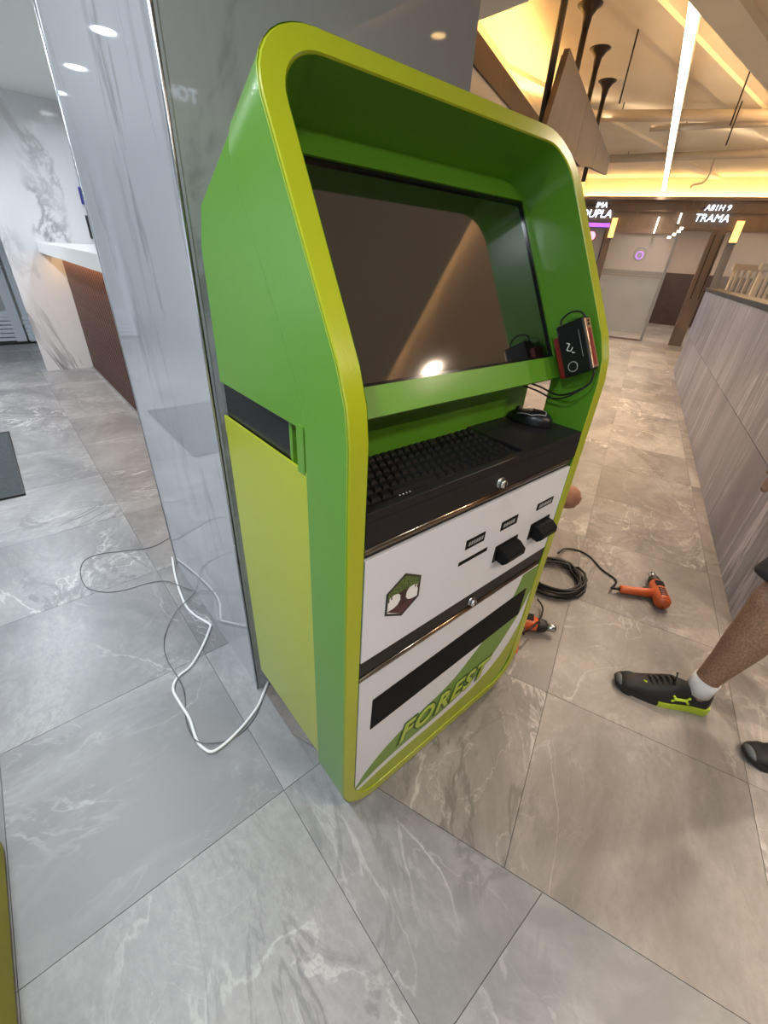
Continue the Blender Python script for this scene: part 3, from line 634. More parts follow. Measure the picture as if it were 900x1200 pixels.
# upper door fittings
def flat(name, pts, y, mat, parent, th=.0008):
    m = MB(); m.prism(pts, lambda x, z: (x-KX, y, z), lambda x, z: (x-KX, y+th, z)); return m.build(name, mat, parent)
Rq = lambda x0, x1, z0, z1: [(x0, z0), (x1, z0), (x1, z1), (x0, z1)]
flat('card_slot', Rq(.626, .728, .727, .737), .001, 'black_matte', ud, .002)
for i, (x0, x1, z0, z1) in enumerate(((.640, .706, .766, .791), (.768, .834, .766, .791), (.920, .996, .770, .790))):
    lb = flat('caption_plate', Rq(x0, x1, z0, z1), .0008, 'black_matte', ud, .002)
    x = x0+.008; random.seed(i+3)
    while x < x1-.012:
        w_ = random.choice((.006, .008, .005)); z_ = (z0+z1)/2; q = [(x, z_-.005), (x+w_, z_-.005), (x+w_+.002, z_+.005), (x+.002, z_+.005)]
        flat('caption_mark', q, .0002, 'print_grey', lb, .0004); x += w_+.003
def reader(x0, x1, z0, z1, name='card_reader'):
    m = MB(); m.box((x0-KX, -.001, z0), (x1-KX, .003, z1)); r0 = m.build(name, 'black_satin', ud, bevel=.002)
    h = z1-z0; pr = [(0, z0+.006), (-.022, z0+.002), (-.034, z0+h*.30), (-.034, z0+h*.62), (-.016, z1-.006), (0, z1-.004)]
    m = MB(); m.prism(pr, lambda y, z: (x0+.009-KX, y, z), lambda y, z: (x1-.009-KX, y, z)); m.build('reader_mouth', 'black_matte', r0, bevel=.002)
    m = MB(); m.box((x0+.014-KX, -.0355, z0+h*.42), (x1-.014-KX, -.033, z0+h*.52)); m.build('insert_slot', 'dark_recess', r0)
reader(.765, .858, .672, .722); reader(.915, 1.006, .680, .730)
# tree logo
hx = [(.459, .789), (.503, .763), (.503, .709), (.459, .680), (.414, .706), (.414, .760)]
lg = flat('tree_logo', hx, .0012, 'print_white', ud); lg['label'] = 'hexagonal tree emblem'
cxx, czz = .4587, .7347
m = MB()
for i in range(6):
    a, b_ = hx[i], hx[(i+1) % 6]; sh = lambda p, f: (cxx+(p[0]-cxx)*f-KX, 0, czz+(p[1]-czz)*f)
    A, B_, C_, D_ = sh(a, 1.03), sh(b_, 1.03), sh(b_, .93), sh(a, .93)
    for q in (A, B_, C_, D_): pass
    m.add([(p[0], .0003, p[2]) for p in (A, B_, C_, D_)]+[(p[0], .0015, p[2]) for p in (A, B_, C_, D_)], [(0, 1, 2, 3), (7, 6, 5, 4), (0, 4, 5, 1), (1, 5, 6, 2), (2, 6, 7, 3), (3, 7, 4, 0)])
m.build('logo_border', 'print_dark', lg)
crown = [(.417, .740), (.417, .758), (.459, .786), (.500, .761), (.500, .740), (.494, .7465), (.484, .7495), (.474, .7475), (.467, .741), (.464, .731), (.4535, .731), (.450, .741), (.443, .7475), (.433, .7495), (.423, .7465)]
flat('logo_crown', crown, .0006, 'leaf_print', lg)
roots = [(.4535, .733), (.464, .733), (.466, .724), (.473, .716), (.484, .712), (.500, .7115), (.459, .684), (.418, .7115), (.433, .712), (.444, .716), (.4515, .724)]
flat('logo_roots', roots, .0006, 'root_print', lg)
flat('logo_trunk', [(.445, .748), (.472, .748), (.4665, .739), (.4655, .727), (.474, .714), (.459, .712), (.443, .714), (.4515, .727), (.4505, .739)], .0002, 'trunk_print', lg)
for (x, z) in ((.420, .738), (.427, .743), (.491, .743), (.498, .738)): flat('logo_leaf', [(x-.0018, z), (x, z-.0045), (x+.0018, z), (x, z+.006)], .0006, 'print_dark', lg)
for a in range(7):
    an = math.radians(25+a*21.5); x, z = .4587, .742; flat('logo_branch', [(x-.0008, z), (x+.0008, z), (x+.036*math.cos(an)+.0004, z+.032*math.sin(an)), (x+.036*math.cos(an)-.0004, z+.032*math.sin(an))], .0004, 'print_dark', lg)
for a in range(5):
    an = math.radians(205+a*32); x, z = .4587, .720; flat('logo_branch', [(x-.0008, z), (x+.0008, z), (x+.03*math.cos(an)+.0004, z+.026*math.sin(an)), (x+.03*math.cos(an)-.0004, z+.026*math.sin(an))], .0004, 'print_dark', lg)
# lower door graphics
def spl(P, k=5): return [(p.x, p.y) for p in smooth_path([(a, b_, 0) for a, b_ in P], k)]
gu = spl([(.358, .108), (.395, .150), (.455, .190), (.524, .216), (.615, .234), (.678, .250), (.733, .275), (.778, .308), (.833, .350), (.880, .397), (.922, .440), (.945, .480), (.960, .5345)])
gl = spl([(.358, .098), (.405, .113), (.474, .126), (.549, .130), (.676, .134), (.775, .150), (.856, .186), (.920, .240), (.975, .305), (1.012, .360), (1.035, .420), (1.043, .470)])
wl_ = spl([(.358, .082), (.406, .090), (.476, .100), (.552, .104), (.635, .104), (.727, .107), (.822, .118), (.917, .152), (.98, .200), (1.024, .262), (1.042, .320), (1.043, .400)])
XR = KX+X1-.0012
def strip(name, A, B_, y, mat):
    m = MB(); k = min(len(A), len(B_)); ra = [A[round(i*(len(A)-1)/(k-1))] for i in range(k)]; rb = [B_[round(i*(len(B_)-1)/(k-1))] for i in range(k)]
    vs = [(p[0]-KX, y, p[1]) for p in ra]+[(p[0]-KX, y, p[1]) for p in rb]
    m.add(vs, [(i, i+1, k+i+1, k+i) for i in range(k-1)]); o = m.build(name, mat, ld)
    md = o.modifiers.new('th', 'SOLIDIFY'); md.thickness = .0006; md.offset = 0; return o
strip('green_swoosh', gu, gl+[(XR, .5345)], .0024, 'swoosh_green')
bot = [(.3605, .080), (.374, .062), (.44, .042), (.52, .0405), (.62, .0405), (.72, .0405), (.80, .0405), (.88, .0405), (.93, .0405), (.985, .055), (1.015, .085), (1.03, .12), (XR, .18), (XR, .30), (XR, .40), (XR, .47)]
strip('lime_swoosh', wl_+[(1.0432, .43)], spl(bot, 4), .0022, 'swoosh_lime')
m = MB(); m.prism([(.396, .336), (1.004, .352), (1.004, .462), (.398, .448)], lambda x, z: (x-KX, .0012, z), lambda x, z: (x-KX, .0034, z)); w_ = m.build('dark_window', 'black_matte', ld); w_['label'] = 'long black window in the lower door'
mw = Matrix.Translation((.690-KX, .0012, .189)) @ Matrix.Rotation(math.pi/2, 4, 'X')
text_obj('lettering_outline', 'FOREST', .100, 'text_green', mw, ld, .0006, .28, .0085, space=1.2, sx=.95)
text_obj('lettering', 'FOREST', .100, 'text_lime', Matrix.Translation((0, -.0010, 0)) @ mw, ld, .0006, .28, .0028, space=1.2, sx=.95)
# ------------------------------------------------------------------ keyboard, mouse, payment reader
kb = empty('keyboard', (KX+.041, KY+.021, .942), 'black full-size keyboard lying on the kiosk shelf', 'keyboard')
m = MB(); m.prism([(0, .001), (.150, .001), (.150, .021), (.0, .010)], lambda y, z: (.0, y, z), lambda y, z: (.445, y, z)); m.build('case', 'black_satin', kb, bevel=.003)
m = MB(); random.seed(2)
for r_ in range(6):
    y0 = .012+r_*.0222; x = .008
    if r_ == 0: ws = [.024, .024, .024, .115, .024, .024, .024, .02]
    else: ws = [.03 if r_ % 2 else .02]+[.019]*13+[.024]
    ws = ws+[.006]+[.019]*3+[.006]+[.019]*4
    for w_ in ws:
        if w_ > .01 and x+w_ < .442:
            zb = .010+.011*y0/.150; d_ = .0035; zt = zb+.007
            m.add([(x, y0, zb), (x+w_-.002, y0, zb), (x+w_-.002, y0+.0195, zb+.001), (x, y0+.0195, zb+.001), (x+d_, y0+d_, zt), (x+w_-.002-d_, y0+d_, zt), (x+w_-.002-d_, y0+.0185-d_, zt+.0015), (x+d_, y0+.0185-d_, zt+.0015)],
                  [(4, 5, 6, 7), (0, 1, 5, 4), (1, 2, 6, 5), (2, 3, 7, 6), (3, 0, 4, 7)])
        x += w_
o = m.build('keys', 'key_black', kb); o['kind'] = 'stuff'
m = MB()
for k in range(4): m.tube([(.09+k*.008, .006, .0118), (.09+k*.008, .006, .0125)], .0015, 6)
m.build('indicator_lights', 'print_white', kb)
ms = empty('mouse', (KX+.672, KY+.118, .960), 'black gaming mouse with pale zigzag lines on the kiosk shelf', 'mouse'); ms.rotation_euler = (0, 0, math.radians(8))
m = MB(); NV, NU = 10, 18; vs = []
for j in range(NV+1):
    ph = j/NV*math.pi/2
    for i in range(NU):
        a = 2*math.pi*i/NU; cx, sy = math.cos(a), math.sin(a)
        ry = .062*(1+.06*cx); rx = .033*(1-.16*math.cos(2*a)*.5)
        vs.append((rx*sy*math.cos(ph)**.6, ry*cx*math.cos(ph)**.6, .002+.029*math.sin(ph)*(1-.18*cx)))
m.add(vs, [(j*NU+i, j*NU+(i+1) % NU, (j+1)*NU+(i+1) % NU, (j+1)*NU+i) for j in range(NV) for i in range(NU)], 0, True); m.build('shell', 'black_satin', ms)
def on_mouse(x, y): r1 = min(1, math.sqrt((x/.034)**2+(y/.062)**2)); return .002+.029*math.sqrt(max(0, 1-r1**3.33))*(1-.18*y/.062)
def mline(P): m.tube([(x, y, on_mouse(x, y)+.001) for x, y in [(a[0]+(b_[0]-a[0])*t/5, a[1]+(b_[1]-a[1])*t/5) for a, b_ in zip(P, P[1:]) for t in range(6)]], .0014, 5)
m = MB(); mline([(-.024, .030), (-.026, -.010), (-.012, -.040), (.012, -.030)]); mline([(.012, -.030), (.004, .0), (-.008, .004)]); m.build('marking', 'print_grey', ms)
m = MB(); m.tube([(-.004, .038, on_mouse(0, .038)), (.004, .038, on_mouse(0, .038))], .008, 12); m.build('wheel', 'rubber_black', ms)
m = MB(); random.seed(5)
for k in range(26):
    x, y = random.uniform(.0, .024), random.uniform(-.03, .035); m.tube([(x, y, on_mouse(x, y)+.0005), (x+.004, y+.003, on_mouse(x+.004, y+.003)+.0005)], .0009, 4)
m.build('speckle', 'print_grey', ms)
# payment terminal on its red bracket, fixed to the right inner wall of the frame
WX = KX+KW-.036
pt = empty('payment_terminal', (WX, .466, 1.098), 'small black card terminal on a red bracket inside the kiosk frame', 'terminal'); pt.rotation_euler = (math.radians(-29), 0, 0)
m = MB(); m.box((-.044, -.036, .0), (-.012, .030, .118)); m.build('case', 'black_satin', pt, bevel=.004)
m = MB(); m.box((-.041, -.0385, .004), (-.015, -.0355, .114)); e2 = m.build('edge_plate', 'rose_gold', pt, bevel=.001)
m = MB(); m.box((-.033, -.0397, .010), (-.023, -.0382, .092)); m.build('card_slot', 'red_plastic', e2)
m = MB(); m.box((-.030, -.0397, .098), (-.025, -.0382, .103)); m.box((-.030, -.0397, .106), (-.025, -.0382, .110)); m.build('port', 'black_matte', e2)
m = MB(); m.box((-.014, -.024, .006), (.001, .024, .112)); m.build('mount_plate', 'black_matte', pt)
m = MB(); m.box((-.036, .029, .0), (.001, .046, .096)); m.build('bracket', 'red_plastic', pt, bevel=.003)
m = MB(); m.tube([(-.0445, .006+.011*math.cos(a*.3142), .020+.011*math.sin(a*.3142)) for a in range(21)], .0012, 5); m.build('button_ring', 'print_grey', pt)
m = MB(); m.tube(smooth_path([(-.0445, .010, .075), (-.0445, .004, .071), (-.0445, .008, .066), (-.0445, .012, .060), (-.0445, .004, .056), (-.0445, -.002, .062)]), .0013, 5); m.tube([(-.0445, .002, .052), (-.0445, -.004, .049)], .0012, 5); m.build('brand_mark', 'print_white', pt)
m = MB(); m.box((-.0446, -.022, .035), (-.0440, -.0212, .095)); m.build('seam_line', 'print_grey', pt)
m = MB(); m.tube(smooth_path([(-.020, .026, .116), (-.022, .024, .131), (-.022, .000, .140), (-.022, -.024, .132), (-.022, -.034, .112)]), .0022, 7); m.build('cable_loop', 'rubber_black', pt)
m = MB(); P0 = [(WX-.028, .436, 1.112), (WX-.026, .440, 1.080), (WX-.03, .475, 1.050), (WX-.02, .515, 1.035), (WX-.03, .555, 1.045), (WX-.08, .585, 1.062), (WX-.13, .590, 1.075)]
m.tube(smooth_path(P0), .0024, 7); o = m.build('terminal_cable', 'rubber_black'); tag(o, 'black cable looping from the card terminal under the monitor panel', 'cable')
m = MB(); m.tube(smooth_path([(x-.004, y+.006, z-.010) for x, y, z in P0[1:]]), .0022, 7); o = m.build('terminal_cable', 'rubber_black'); tag(o, 'second black cable hanging just below the looped terminal cable', 'cable')
# ------------------------------------------------------------------ cables on the floor by the column
def cable(name, pix, r, mat, label, zs=None, seg=7):
    pts = [px(x, y, r) for x, y in pix]
    if zs:
        for i, z in zs.items(): pts[i] = px(*pix[i], z)
    m = MB(); m.tube(smooth_path(pts, 7), r, seg); o = m.build(name, mat); tag(o, label, 'cable'); return o
cable('white_cable', [(202, 653), (206, 677), (216, 706), (227, 720), (245, 731), (246, 736), (237, 758), (224, 780), (208, 794), (203, 808), (211, 824), (222, 842), (231, 868), (240, 878), (248, 881), (258, 876), (272, 864), (288, 847), (302, 828), (309, 812), (314, 799)], .0048, 'cable_white', 'thick white cable snaking on the floor beside the column')
cable('grey_cable', [(199, 630), (178, 641), (150, 645), (118, 649), (100, 656), (94, 668), (97, 682), (105, 690), (125, 694), (148, 691), (175, 683), (195, 681), (212, 687), (226, 692), (231, 691), (221, 702), (207, 716), (196, 736), (192, 756), (196, 774), (206, 790), (214, 806), (217, 822), (217, 838), (221, 855), (230, 868), (245, 871), (265, 868), (285, 857), (300, 838), (308, 818), (316, 800)], .0018, 'cable_grey', 'thin grey cable looping over the white one on the floor', zs={11: .006, 12: .0118, 15: .0118, 16: .0118, 17: .006, 19: .006, 20: .0125, 21: .008, 24: .0125, 25: .0125, 26: .008}, seg=5)
cable('white_cable', [(205, 655), (214, 668), (222, 680), (233, 694), (246, 712), (250, 728)], .003, 'cable_white', 'short white cable end lying against the column foot') if False else None
# ------------------------------------------------------------------ heat guns and coil
def heat_gun(loc, yaw, label, sgn=1):
    t = empty('heat_gun', loc, label, 'heat gun'); t.rotation_euler = (0, 0, yaw)
    # local: body axis +x (nozzle forward), handle along -y, lying on its side
    r = .034
    m = MB(); m.tube([(-.095, 0, r), (-.085, 0, r), (-.02, 0, r), (.03, 0, r), (.055, 0, r)], [.026, .035, .034, .033, .026], 18); bd = m.build('motor_housing', 'orange_plastic', t)
    m = MB(); m.tube([(-.099, 0, r), (-.094, 0, r)], .027, 16); m.build('intake_cover', 'orange_plastic', bd)
    for k in range(5):
        m = MB(); m.box((-.072+k*.012, -.014, r+.0325), (-.066+k*.012, .014, r+.0355)); m.build('vent_slit', 'rubber_black', bd)
    m = MB(); m.box((-.002, -.018, r+.031), (.034, .018, r+.0345)); m.build('label_plate', 'black_matte', bd)
    m = MB(); m.tube([(.05, 0, r), (.06, 0, r), (.088, 0, r), (.092, 0, r)], [.026, .028, .024, .020], 16); m.build('heat_guard', 'rubber_black', t)
    m = MB(); m.tube([(.088, 0, r), (.125, 0, r), (.127, 0, r)], [.0165, .0165, .013], 16); nz = m.build('nozzle', 'steel', t)
    m = MB(); m.tube([(.122, 0, r), (.1285, 0, r)], .012, 12); m.build('nozzle_mouth', 'dark_recess', nz)
    m = MB(); m.tube([(-.022, -.015*sgn, r-.004), (-.026, -.06*sgn, r-.008), (-.034, -.12*sgn, r-.010), (-.040, -.165*sgn, r-.010), (-.041, -.172*sgn, r-.010)], [.024, .021, .019, .020, .014], 14); h = m.build('handle', 'orange_plastic', t)
    m = MB(); m.box((-.003, -.049*sgn-.013, r-.016), (.006, -.049*sgn+.013, r+.002)); m.build('trigger', 'rubber_black', h)
    m = MB(); m.tube([(-.041, -.17*sgn, r-.010), (-.043, -.205*sgn, r-.014)], [.008, .0055], 10); m.build('strain_relief', 'rubber_black', h)
    return t
g1c = px(771, 692, .034); g1n = px(776, 679, .034); g1h = px(738, 690, .024)
vh = g1h-g1c; yaw1 = math.atan2(vh.y, vh.x)-math.pi/2
heat_gun((g1c.x, g1c.y, 0), yaw1+math.radians(-10), 'orange heat gun with black nozzle guard lying on the walkway tiles', -1)
g2a = px(618, 729, .034); g2b = px(651, 737, .034); v2 = g2b-g2a; yaw2 = math.atan2(v2.y, v2.x)
d2 = v2.normalized(); c2 = g2b-d2*.128
heat_gun((c2.x, c2.y, 0), yaw2, 'orange heat gun with bare steel nozzle half hidden behind the kiosk')
cc_ = px(648, 679, .0); m = MB(); random.seed(11); pts = []
for k in range(7*18):
    a = k/18*2*math.pi; L_ = k//18; rr = .128+.016*math.sin(L_*2.1)+.008*math.sin(a*2+L_)
    pts.append((cc_.x+rr*1.05*math.cos(a)+.006*math.sin(L_*3), cc_.y+rr*math.sin(a)+.006*math.cos(L_*5), .0075+.0095*(L_ % 4)+.004*math.sin(a*3+L_*1.3)+.004))
m.tube(pts, .0065, 7); co = m.build('cable_coil', 'rubber_black'); tag(co, 'coil of thick black cable on the floor behind the kiosk', 'cable')
hp_ = Vector((g1c.x, g1c.y, 0))
hd = Matrix.Rotation(yaw1+math.radians(-10), 3, 'Z') @ Vector((-.043, .207, .02)); e0 = hp_+hd; e0.z = .02
m = MB(); m.tube(smooth_path([e0, px(722, 680, .006), px(705, 667, .005), px(692, 653, .005), px(678, 645, .005), px(662, 643, .012), px(654, 648, .04)]), .0045, 7); o = m.build('gun_cable', 'rubber_black'); tag(o, 'black power cable of the heat gun running to the coil', 'cable')
m = MB(); m.tube(smooth_path([px(630, 702, .03), px(636, 712, .02), px(633, 725, .045), px(622, 737, .075), px(612, 742, .03)]), .004, 7); o = m.build('gun_cable', 'rubber_black'); tag(o, 'black cable draped over the heat gun behind the kiosk', 'cable')
# ------------------------------------------------------------------ lime bench at the photographer's side
lb_ = empty('upholstered_bench', (-.716, .575, 0), 'lime fabric bench with rounded corner beside the kiosk', 'bench')
def rbox(x0, x1, y0, y1, r, n=8):
    P = []
    for cx, cy, a0 in ((x1-r, y1-r, 0), (x0+r, y1-r, 90), (x0+r, y0+r, 180), (x1-r, y0+r, 270)):
        for i in range(n+1): a = math.radians(a0+90*i/n); P.append((cx+r*math.cos(a), cy+r*math.sin(a)))
    return P
m = MB(); m.prism(rbox(-.35, .345, -1.0, .415, .10), lambda x, y: (x, y, .0), lambda x, y: (x, y, .32)); m.build('base_upholstery', 'lime_fabric', lb_, bevel=.01)
m = MB(); m.prism(rbox(-.355, .350, -1.0, .42, .10), lambda x, y: (x, y, .322), lambda x, y: (x, y, .40)); m.build('seat_cushion', 'lime_fabric', lb_, bevel=.02, seg=3)
for sx in (-.28, .24):
    for sy in (-.9, .3): m = MB(); m.tube([(sx, sy, 0), (sx, sy, .02)], .02, 10); m.build('foot', 'black_matte', lb_)
# ------------------------------------------------------------------ people
def body(name, build_fn, vox, mat, label):
    m = MB(); build_fn(m); me = bpy.data.meshes.new(name); me.from_pydata(m.v, [], m.f); me.materials.append(MATS[mat])
    bm = bmesh.new(); bm.from_mesh(me); bmesh.ops.recalc_face_normals(bm, faces=bm.faces); bm.to_mesh(me); bm.free()
    o = bpy.data.objects.new(name, me); COL.objects.link(o)
    r = o.modifiers.new('r', 'REMESH'); r.mode = 'VOXEL'; r.voxel_size = vox; r.use_smooth_shade = True
    s = o.modifiers.new('s', 'SMOOTH'); s.iterations = 4; s.factor = .5
    dg = bpy.context.evaluated_depsgraph_get(); me2 = bpy.data.meshes.new_from_object(o.evaluated_get(dg)); bpy.data.objects.remove(o)
    o = bpy.data.objects.new(name, me2); COL.objects.link(o)
    for p in me2.polygons: p.use_smooth = True
    if label: tag(o, label, 'person')
    return o
def finger(m, base, d, nrm, L, r):       # three bent phalanges
    p = [Vector(base)]; dd = Vector(d).normalized(); nn = Vector(nrm).normalized()
    for f, a in ((.45, .25), (.32, .35), (.23, .35)):
        dd = (dd*math.cos(a)+nn*math.sin(a)).normalized(); p.append(p[-1]+dd*L*f)
    m.tube(p, [r, r*.95, r*.85, r*.6], 8)
def hand(m, wrist, d, palm_n, thumb_side):
    w = Vector(wrist); d = Vector(d).normalized(); n = Vector(palm_n).normalized(); s = Vector(thumb_side).normalized()
    rot = Matrix((s, d, n)).transposed()
    m.ell(w+d*.045, .040, .055, .017, rot)
    for k, (off, L) in enumerate(((.028, .072), (.010, .080), (-.009, .074), (-.027, .058))):
        finger(m, w+d*.085+s*off, d, n, L, .0085)
    m.tube([w+d*.025+s*.03, w+d*.055+s*.052, w+d*.085+s*.058+n*.012], [.013, .0105, .007], 8)
def head(m, c, f, up):                    # c = centre, f = facing
    f = Vector(f).normalized(); up = Vector(up).normalized(); s = f.cross(up).normalized(); rot = Matrix((s, f, up)).transposed()
    m.ell(Vector(c)+up*.02, .076, .095, .105, rot); m.ell(Vector(c)-up*.055+f*.02, .058, .07, .06, rot)
    m.ell(Vector(c)+f*.098-up*.012, .013, .018, .024, rot); m.ell(Vector(c)+f*.09-up*.055, .024, .010, .009, rot)
    for q in (-1, 1): m.ell(Vector(c)+s*.077*q-f*.005, .010, .020, .032, rot)
def face(o, c, f, up, hairmat='hair_black'):
    f = Vector(f).normalized(); up = Vector(up).normalized(); s = f.cross(up).normalized(); rot = Matrix((s, f, up)).transposed(); c = Vector(c)
    for q in (-1, 1):
        m = MB(); m.ell(c+f*.081+s*.031*q+up*.01, .013, .008, .008, rot, 10, 6); e = m.build('eye', 'eye_white', o)
        m = MB(); m.ell(c+f*.0885+s*.031*q+up*.01, .005, .003, .006, rot, 8, 5); m.build('pupil', 'hair_black', e)
    m = MB(); m.ell(c+up*.048-f*.024, .083, .092, .090, rot); m.build('hair', hairmat, o)
# --- standing person, mostly beyond the right edge
FD = Vector((-.53, .848, 0)); RT = Vector((.848, .53, 0)); UPV = Vector((0, 0, 1))
A1 = Vector((1.496, -.052, .085)); A2 = Vector((1.598, -.440, .085))
K1 = Vector((1.530, -.075, .49)); PV = Vector((1.68, -.30, .93)); K2 = Vector((1.650, -.400, .49))
H1 = PV+RT*.095; H2 = PV-RT*.095
CHN = PV+Vector((0, 0, .42))+FD*.02; NK = PV+Vector((0, 0, .56))+FD*.03; HDc = PV+Vector((0, 0, .70))+FD*.055
SH1 = PV+RT*.19+Vector((0, 0, .50)); SH2 = PV-RT*.19+Vector((0, 0, .50))
HAND1 = px(924, 556, .74)+Vector((.03, -.02, .06)); EL1 = (SH1+HAND1)/2+RT*.05-FD*.04
HAND2 = PV-RT*.27-FD*.05+Vector((0, 0, -.12)); EL2 = (SH2+HAND2)/2-RT*.05-FD*.06
def lerp(a, b, t): return a+(b-a)*t
def leg(m, A, K, Hh):
    bk = -FD
    P = [A+Vector((0, 0, -.05)), A+Vector((0, 0, .02)), lerp(A, K, .15), lerp(A, K, .35)+bk*.008, lerp(A, K, .58)+bk*.016, lerp(A, K, .75)+bk*.016, lerp(A, K, .9)+bk*.004, K, lerp(K, Hh, .15), lerp(K, Hh, .5), lerp(K, Hh, .85), Hh+Vector((0, 0, .02))]
    m.tube(P, [.034, .036, .037, .046, .059, .061, .055, .056, .061, .076, .088, .085], 16)
    m.ell(K+FD*.022+Vector((0, 0, .005)), .042, .038, .05)
def man(m):
    leg(m, A1, K1, H1); leg(m, A2, K2, H2)
    for A in (A1, A2): m.tube([A+Vector((0, 0, -.045))-FD*.03, A+Vector((0, 0, -.045))+FD*.05, A+Vector((0, 0, -.058))+FD*.14], [.030, .032, .022], 12)
    m.ell(PV+Vector((0, 0, .02)), .165, .115, .13, Matrix((RT, FD, UPV)).transposed())
    m.ell(PV+Vector((0, 0, .20)), .15, .105, .20, Matrix((RT, FD, UPV)).transposed()); m.ell(CHN, .175, .115, .17, Matrix((RT, FD, UPV)).transposed())
    m.tube([CHN+Vector((0, 0, .08)), NK, HDc], [.075, .055, .055], 12); m.ell(SH1, .065, .065, .06); m.ell(SH2, .065, .065, .06)
    for S_, E_, W_ in ((SH1, EL1, HAND1), (SH2, EL2, HAND2)):
        m.tube([S_, lerp(S_, E_, .5), E_, lerp(E_, W_, .3), W_], [.052, .048, .038, .038, .026], 12)
    hand(m, HAND1, (HAND1-EL1), -RT, FD); hand(m, HAND2, (HAND2-EL2), RT, FD); head(m, HDc, FD, UPV)
man_o = body('person', man, .0085, 'skin_hair', 'person in dark shorts and black lime-soled trainers striding beside the low wall')
face(man_o, HDc, FD, UPV)
def cloth(name, fn, mat, parent): o = body(name, fn, .011, mat, None); o.parent = parent; return o
def shorts(m):
    for K, Hh in ((K1, H1), (K2, H2)):
        a = lerp(K, Hh, .06); m.tube([a, lerp(K, Hh, .4), lerp(K, Hh, .8), Hh+Vector((0, 0, .05))], [.105, .108, .112, .10], 18)
    m.ell(PV+Vector((0, 0, .02)), .19, .14, .15, Matrix((RT, FD, UPV)).transposed())
cloth('shorts', shorts, 'cloth_dark', man_o)
def shirt(m):
    m.ell(PV+Vector((0, 0, .18)), .178, .13, .20, Matrix((RT, FD, UPV)).transposed()); m.ell(CHN, .195, .135, .175, Matrix((RT, FD, UPV)).transposed())
    for S_, E_ in ((SH1, EL1), (SH2, EL2)): m.tube([S_, lerp(S_, E_, .75)], [.078, .066], 14); m.ell(S_, .08, .08, .07)
cloth('shirt', shirt, 'cloth_grey', man_o)
def shoe(toe, heel, flip, parent, ank=None, kn=None):
    toe = Vector((toe[0], toe[1], 0)); heel = Vector((heel[0], heel[1], 0)); d = (toe-heel); L = d.length; d.normalize(); s = Vector((-d.y, d.x, 0))*flip   # s = inner side
    def P(t, q, z): return heel+d*(t*L)+s*q+Vector((0, 0, z))
    def wid(t): return .036+.0135*math.sin(min(1, max(0, (t-.22)/.62))*math.pi) if t < .84 else .036*math.sqrt(max(0, 1-((t-.84)/.165)**2))+.006
    prof_z = [(0, .085), (.06, .102), (.15, .104), (.28, .094), (.38, .098), (.48, .088), (.6, .070), (.75, .056), (.88, .050), (.96, .040), (1.0, .022)]
    def zt(t):
        for (a, za), (b, zb) in zip(prof_z, prof_z[1:]):
            if a <= t <= b: return za+(zb-za)*(t-a)/(b-a)
        return prof_z[-1][1]
    def zs(t): return .030-.012*min(1, t/.6)+(.008*max(0, (t-.85)/.15))
    m = MB(); rows = 22; NS = 17; vs = []
    for i in range(rows):
        t = i/(rows-1); w = wid(t)*(.62 if i == 0 else 1); z1 = zt(t); z0 = zs(t)-.004
        for j in range(NS):
            a = math.pi*j/(NS-1); c, sn = math.cos(a), math.sin(a); vs.append(P(t, w*(abs(c)**.62)*(1 if c > 0 else -1)*(1-.30*sn*(t < .4)), z0+(z1-z0)*sn**.8))
    m.add(vs, [(i*NS+j, i*NS+j+1, (i+1)*NS+j+1, (i+1)*NS+j) for i in range(rows-1) for j in range(NS-1)]+[tuple(range(NS)), tuple(range((rows-1)*NS, rows*NS))], 0, True)
    u = m.build('shoe', 'shoe_black', parent); u['label'] = 'black mesh trainer with lime heel sole'
    def solepart(t0, t1, mat, name):
        m = MB(); k = 16; vs = []
        for i in range(k):
            t = t0+(t1-t0)*i/(k-1); w = wid(t)*(.66 if t == 0 else 1)+.004; ex = .004 if t >= 1 else (-.004 if t <= 0 else 0)
            lift = .014*max(0, (t-.86)/.14)**1.5
            for q, z in ((w, lift), (w+.002, zs(t)*.55+lift*.6), (w, zs(t)+.002), (-w, zs(t)+.002), (-w-.002, zs(t)*.55+lift*.6), (-w, lift)): vs.append(P(t, q, z)+d*ex)
        m.add(vs, [(i*6+j, i*6+(j+1) % 6, (i+1)*6+(j+1) % 6, (i+1)*6+j) for i in range(k-1) for j in range(6)]+[tuple(range(6)), tuple(range((k-1)*6, k*6))]); o = m.build(name, mat, u); shade(o, .7)
    solepart(0, .55, 'sole_lime', 'heel_sole'); solepart(.55, 1.0, 'shoe_black', 'front_sole')
    m = MB()
    for i in range(6):
        t = .955+.05*i/5
    m.ell(P(.955, .0, .024), .030, .017, .016, Matrix((s, d, UPV)).transposed()); m.build('toe_cap', 'toe_grey', u)
    for k in range(5):
        t = .42+k*.055; z = zt(t)+.002; m = MB(); m.tube(smooth_path([P(t, .02, z-.007), P(t+.015, 0, z+.003), P(t+.03, -.02, z-.007)], 4), .003, 6); m.build('lace', 'rubber_black', u)
    m = MB(); m.tube(smooth_path([P(.42, 0, zt(.42)), P(.44, .015, zt(.42)+.018), P(.46, .03, zt(.42)+.008), P(.43, .005, zt(.42)+.004), P(.40, -.02, zt(.42)+.016), P(.39, -.03, zt(.42)+.004)], 5), .0025, 6); m.tube([P(.45, .01, zt(.43)), P(.455, .012, zt(.43)+.03)], .002, 5); m.build('bow', 'rubber_black', u)
    # side emblem: two arches
    m = MB(); q = wid(.33)*.93
    def em(t, z): return P(t, wid(t)*.985+.0035-max(0, (z-.035))*.14, z)
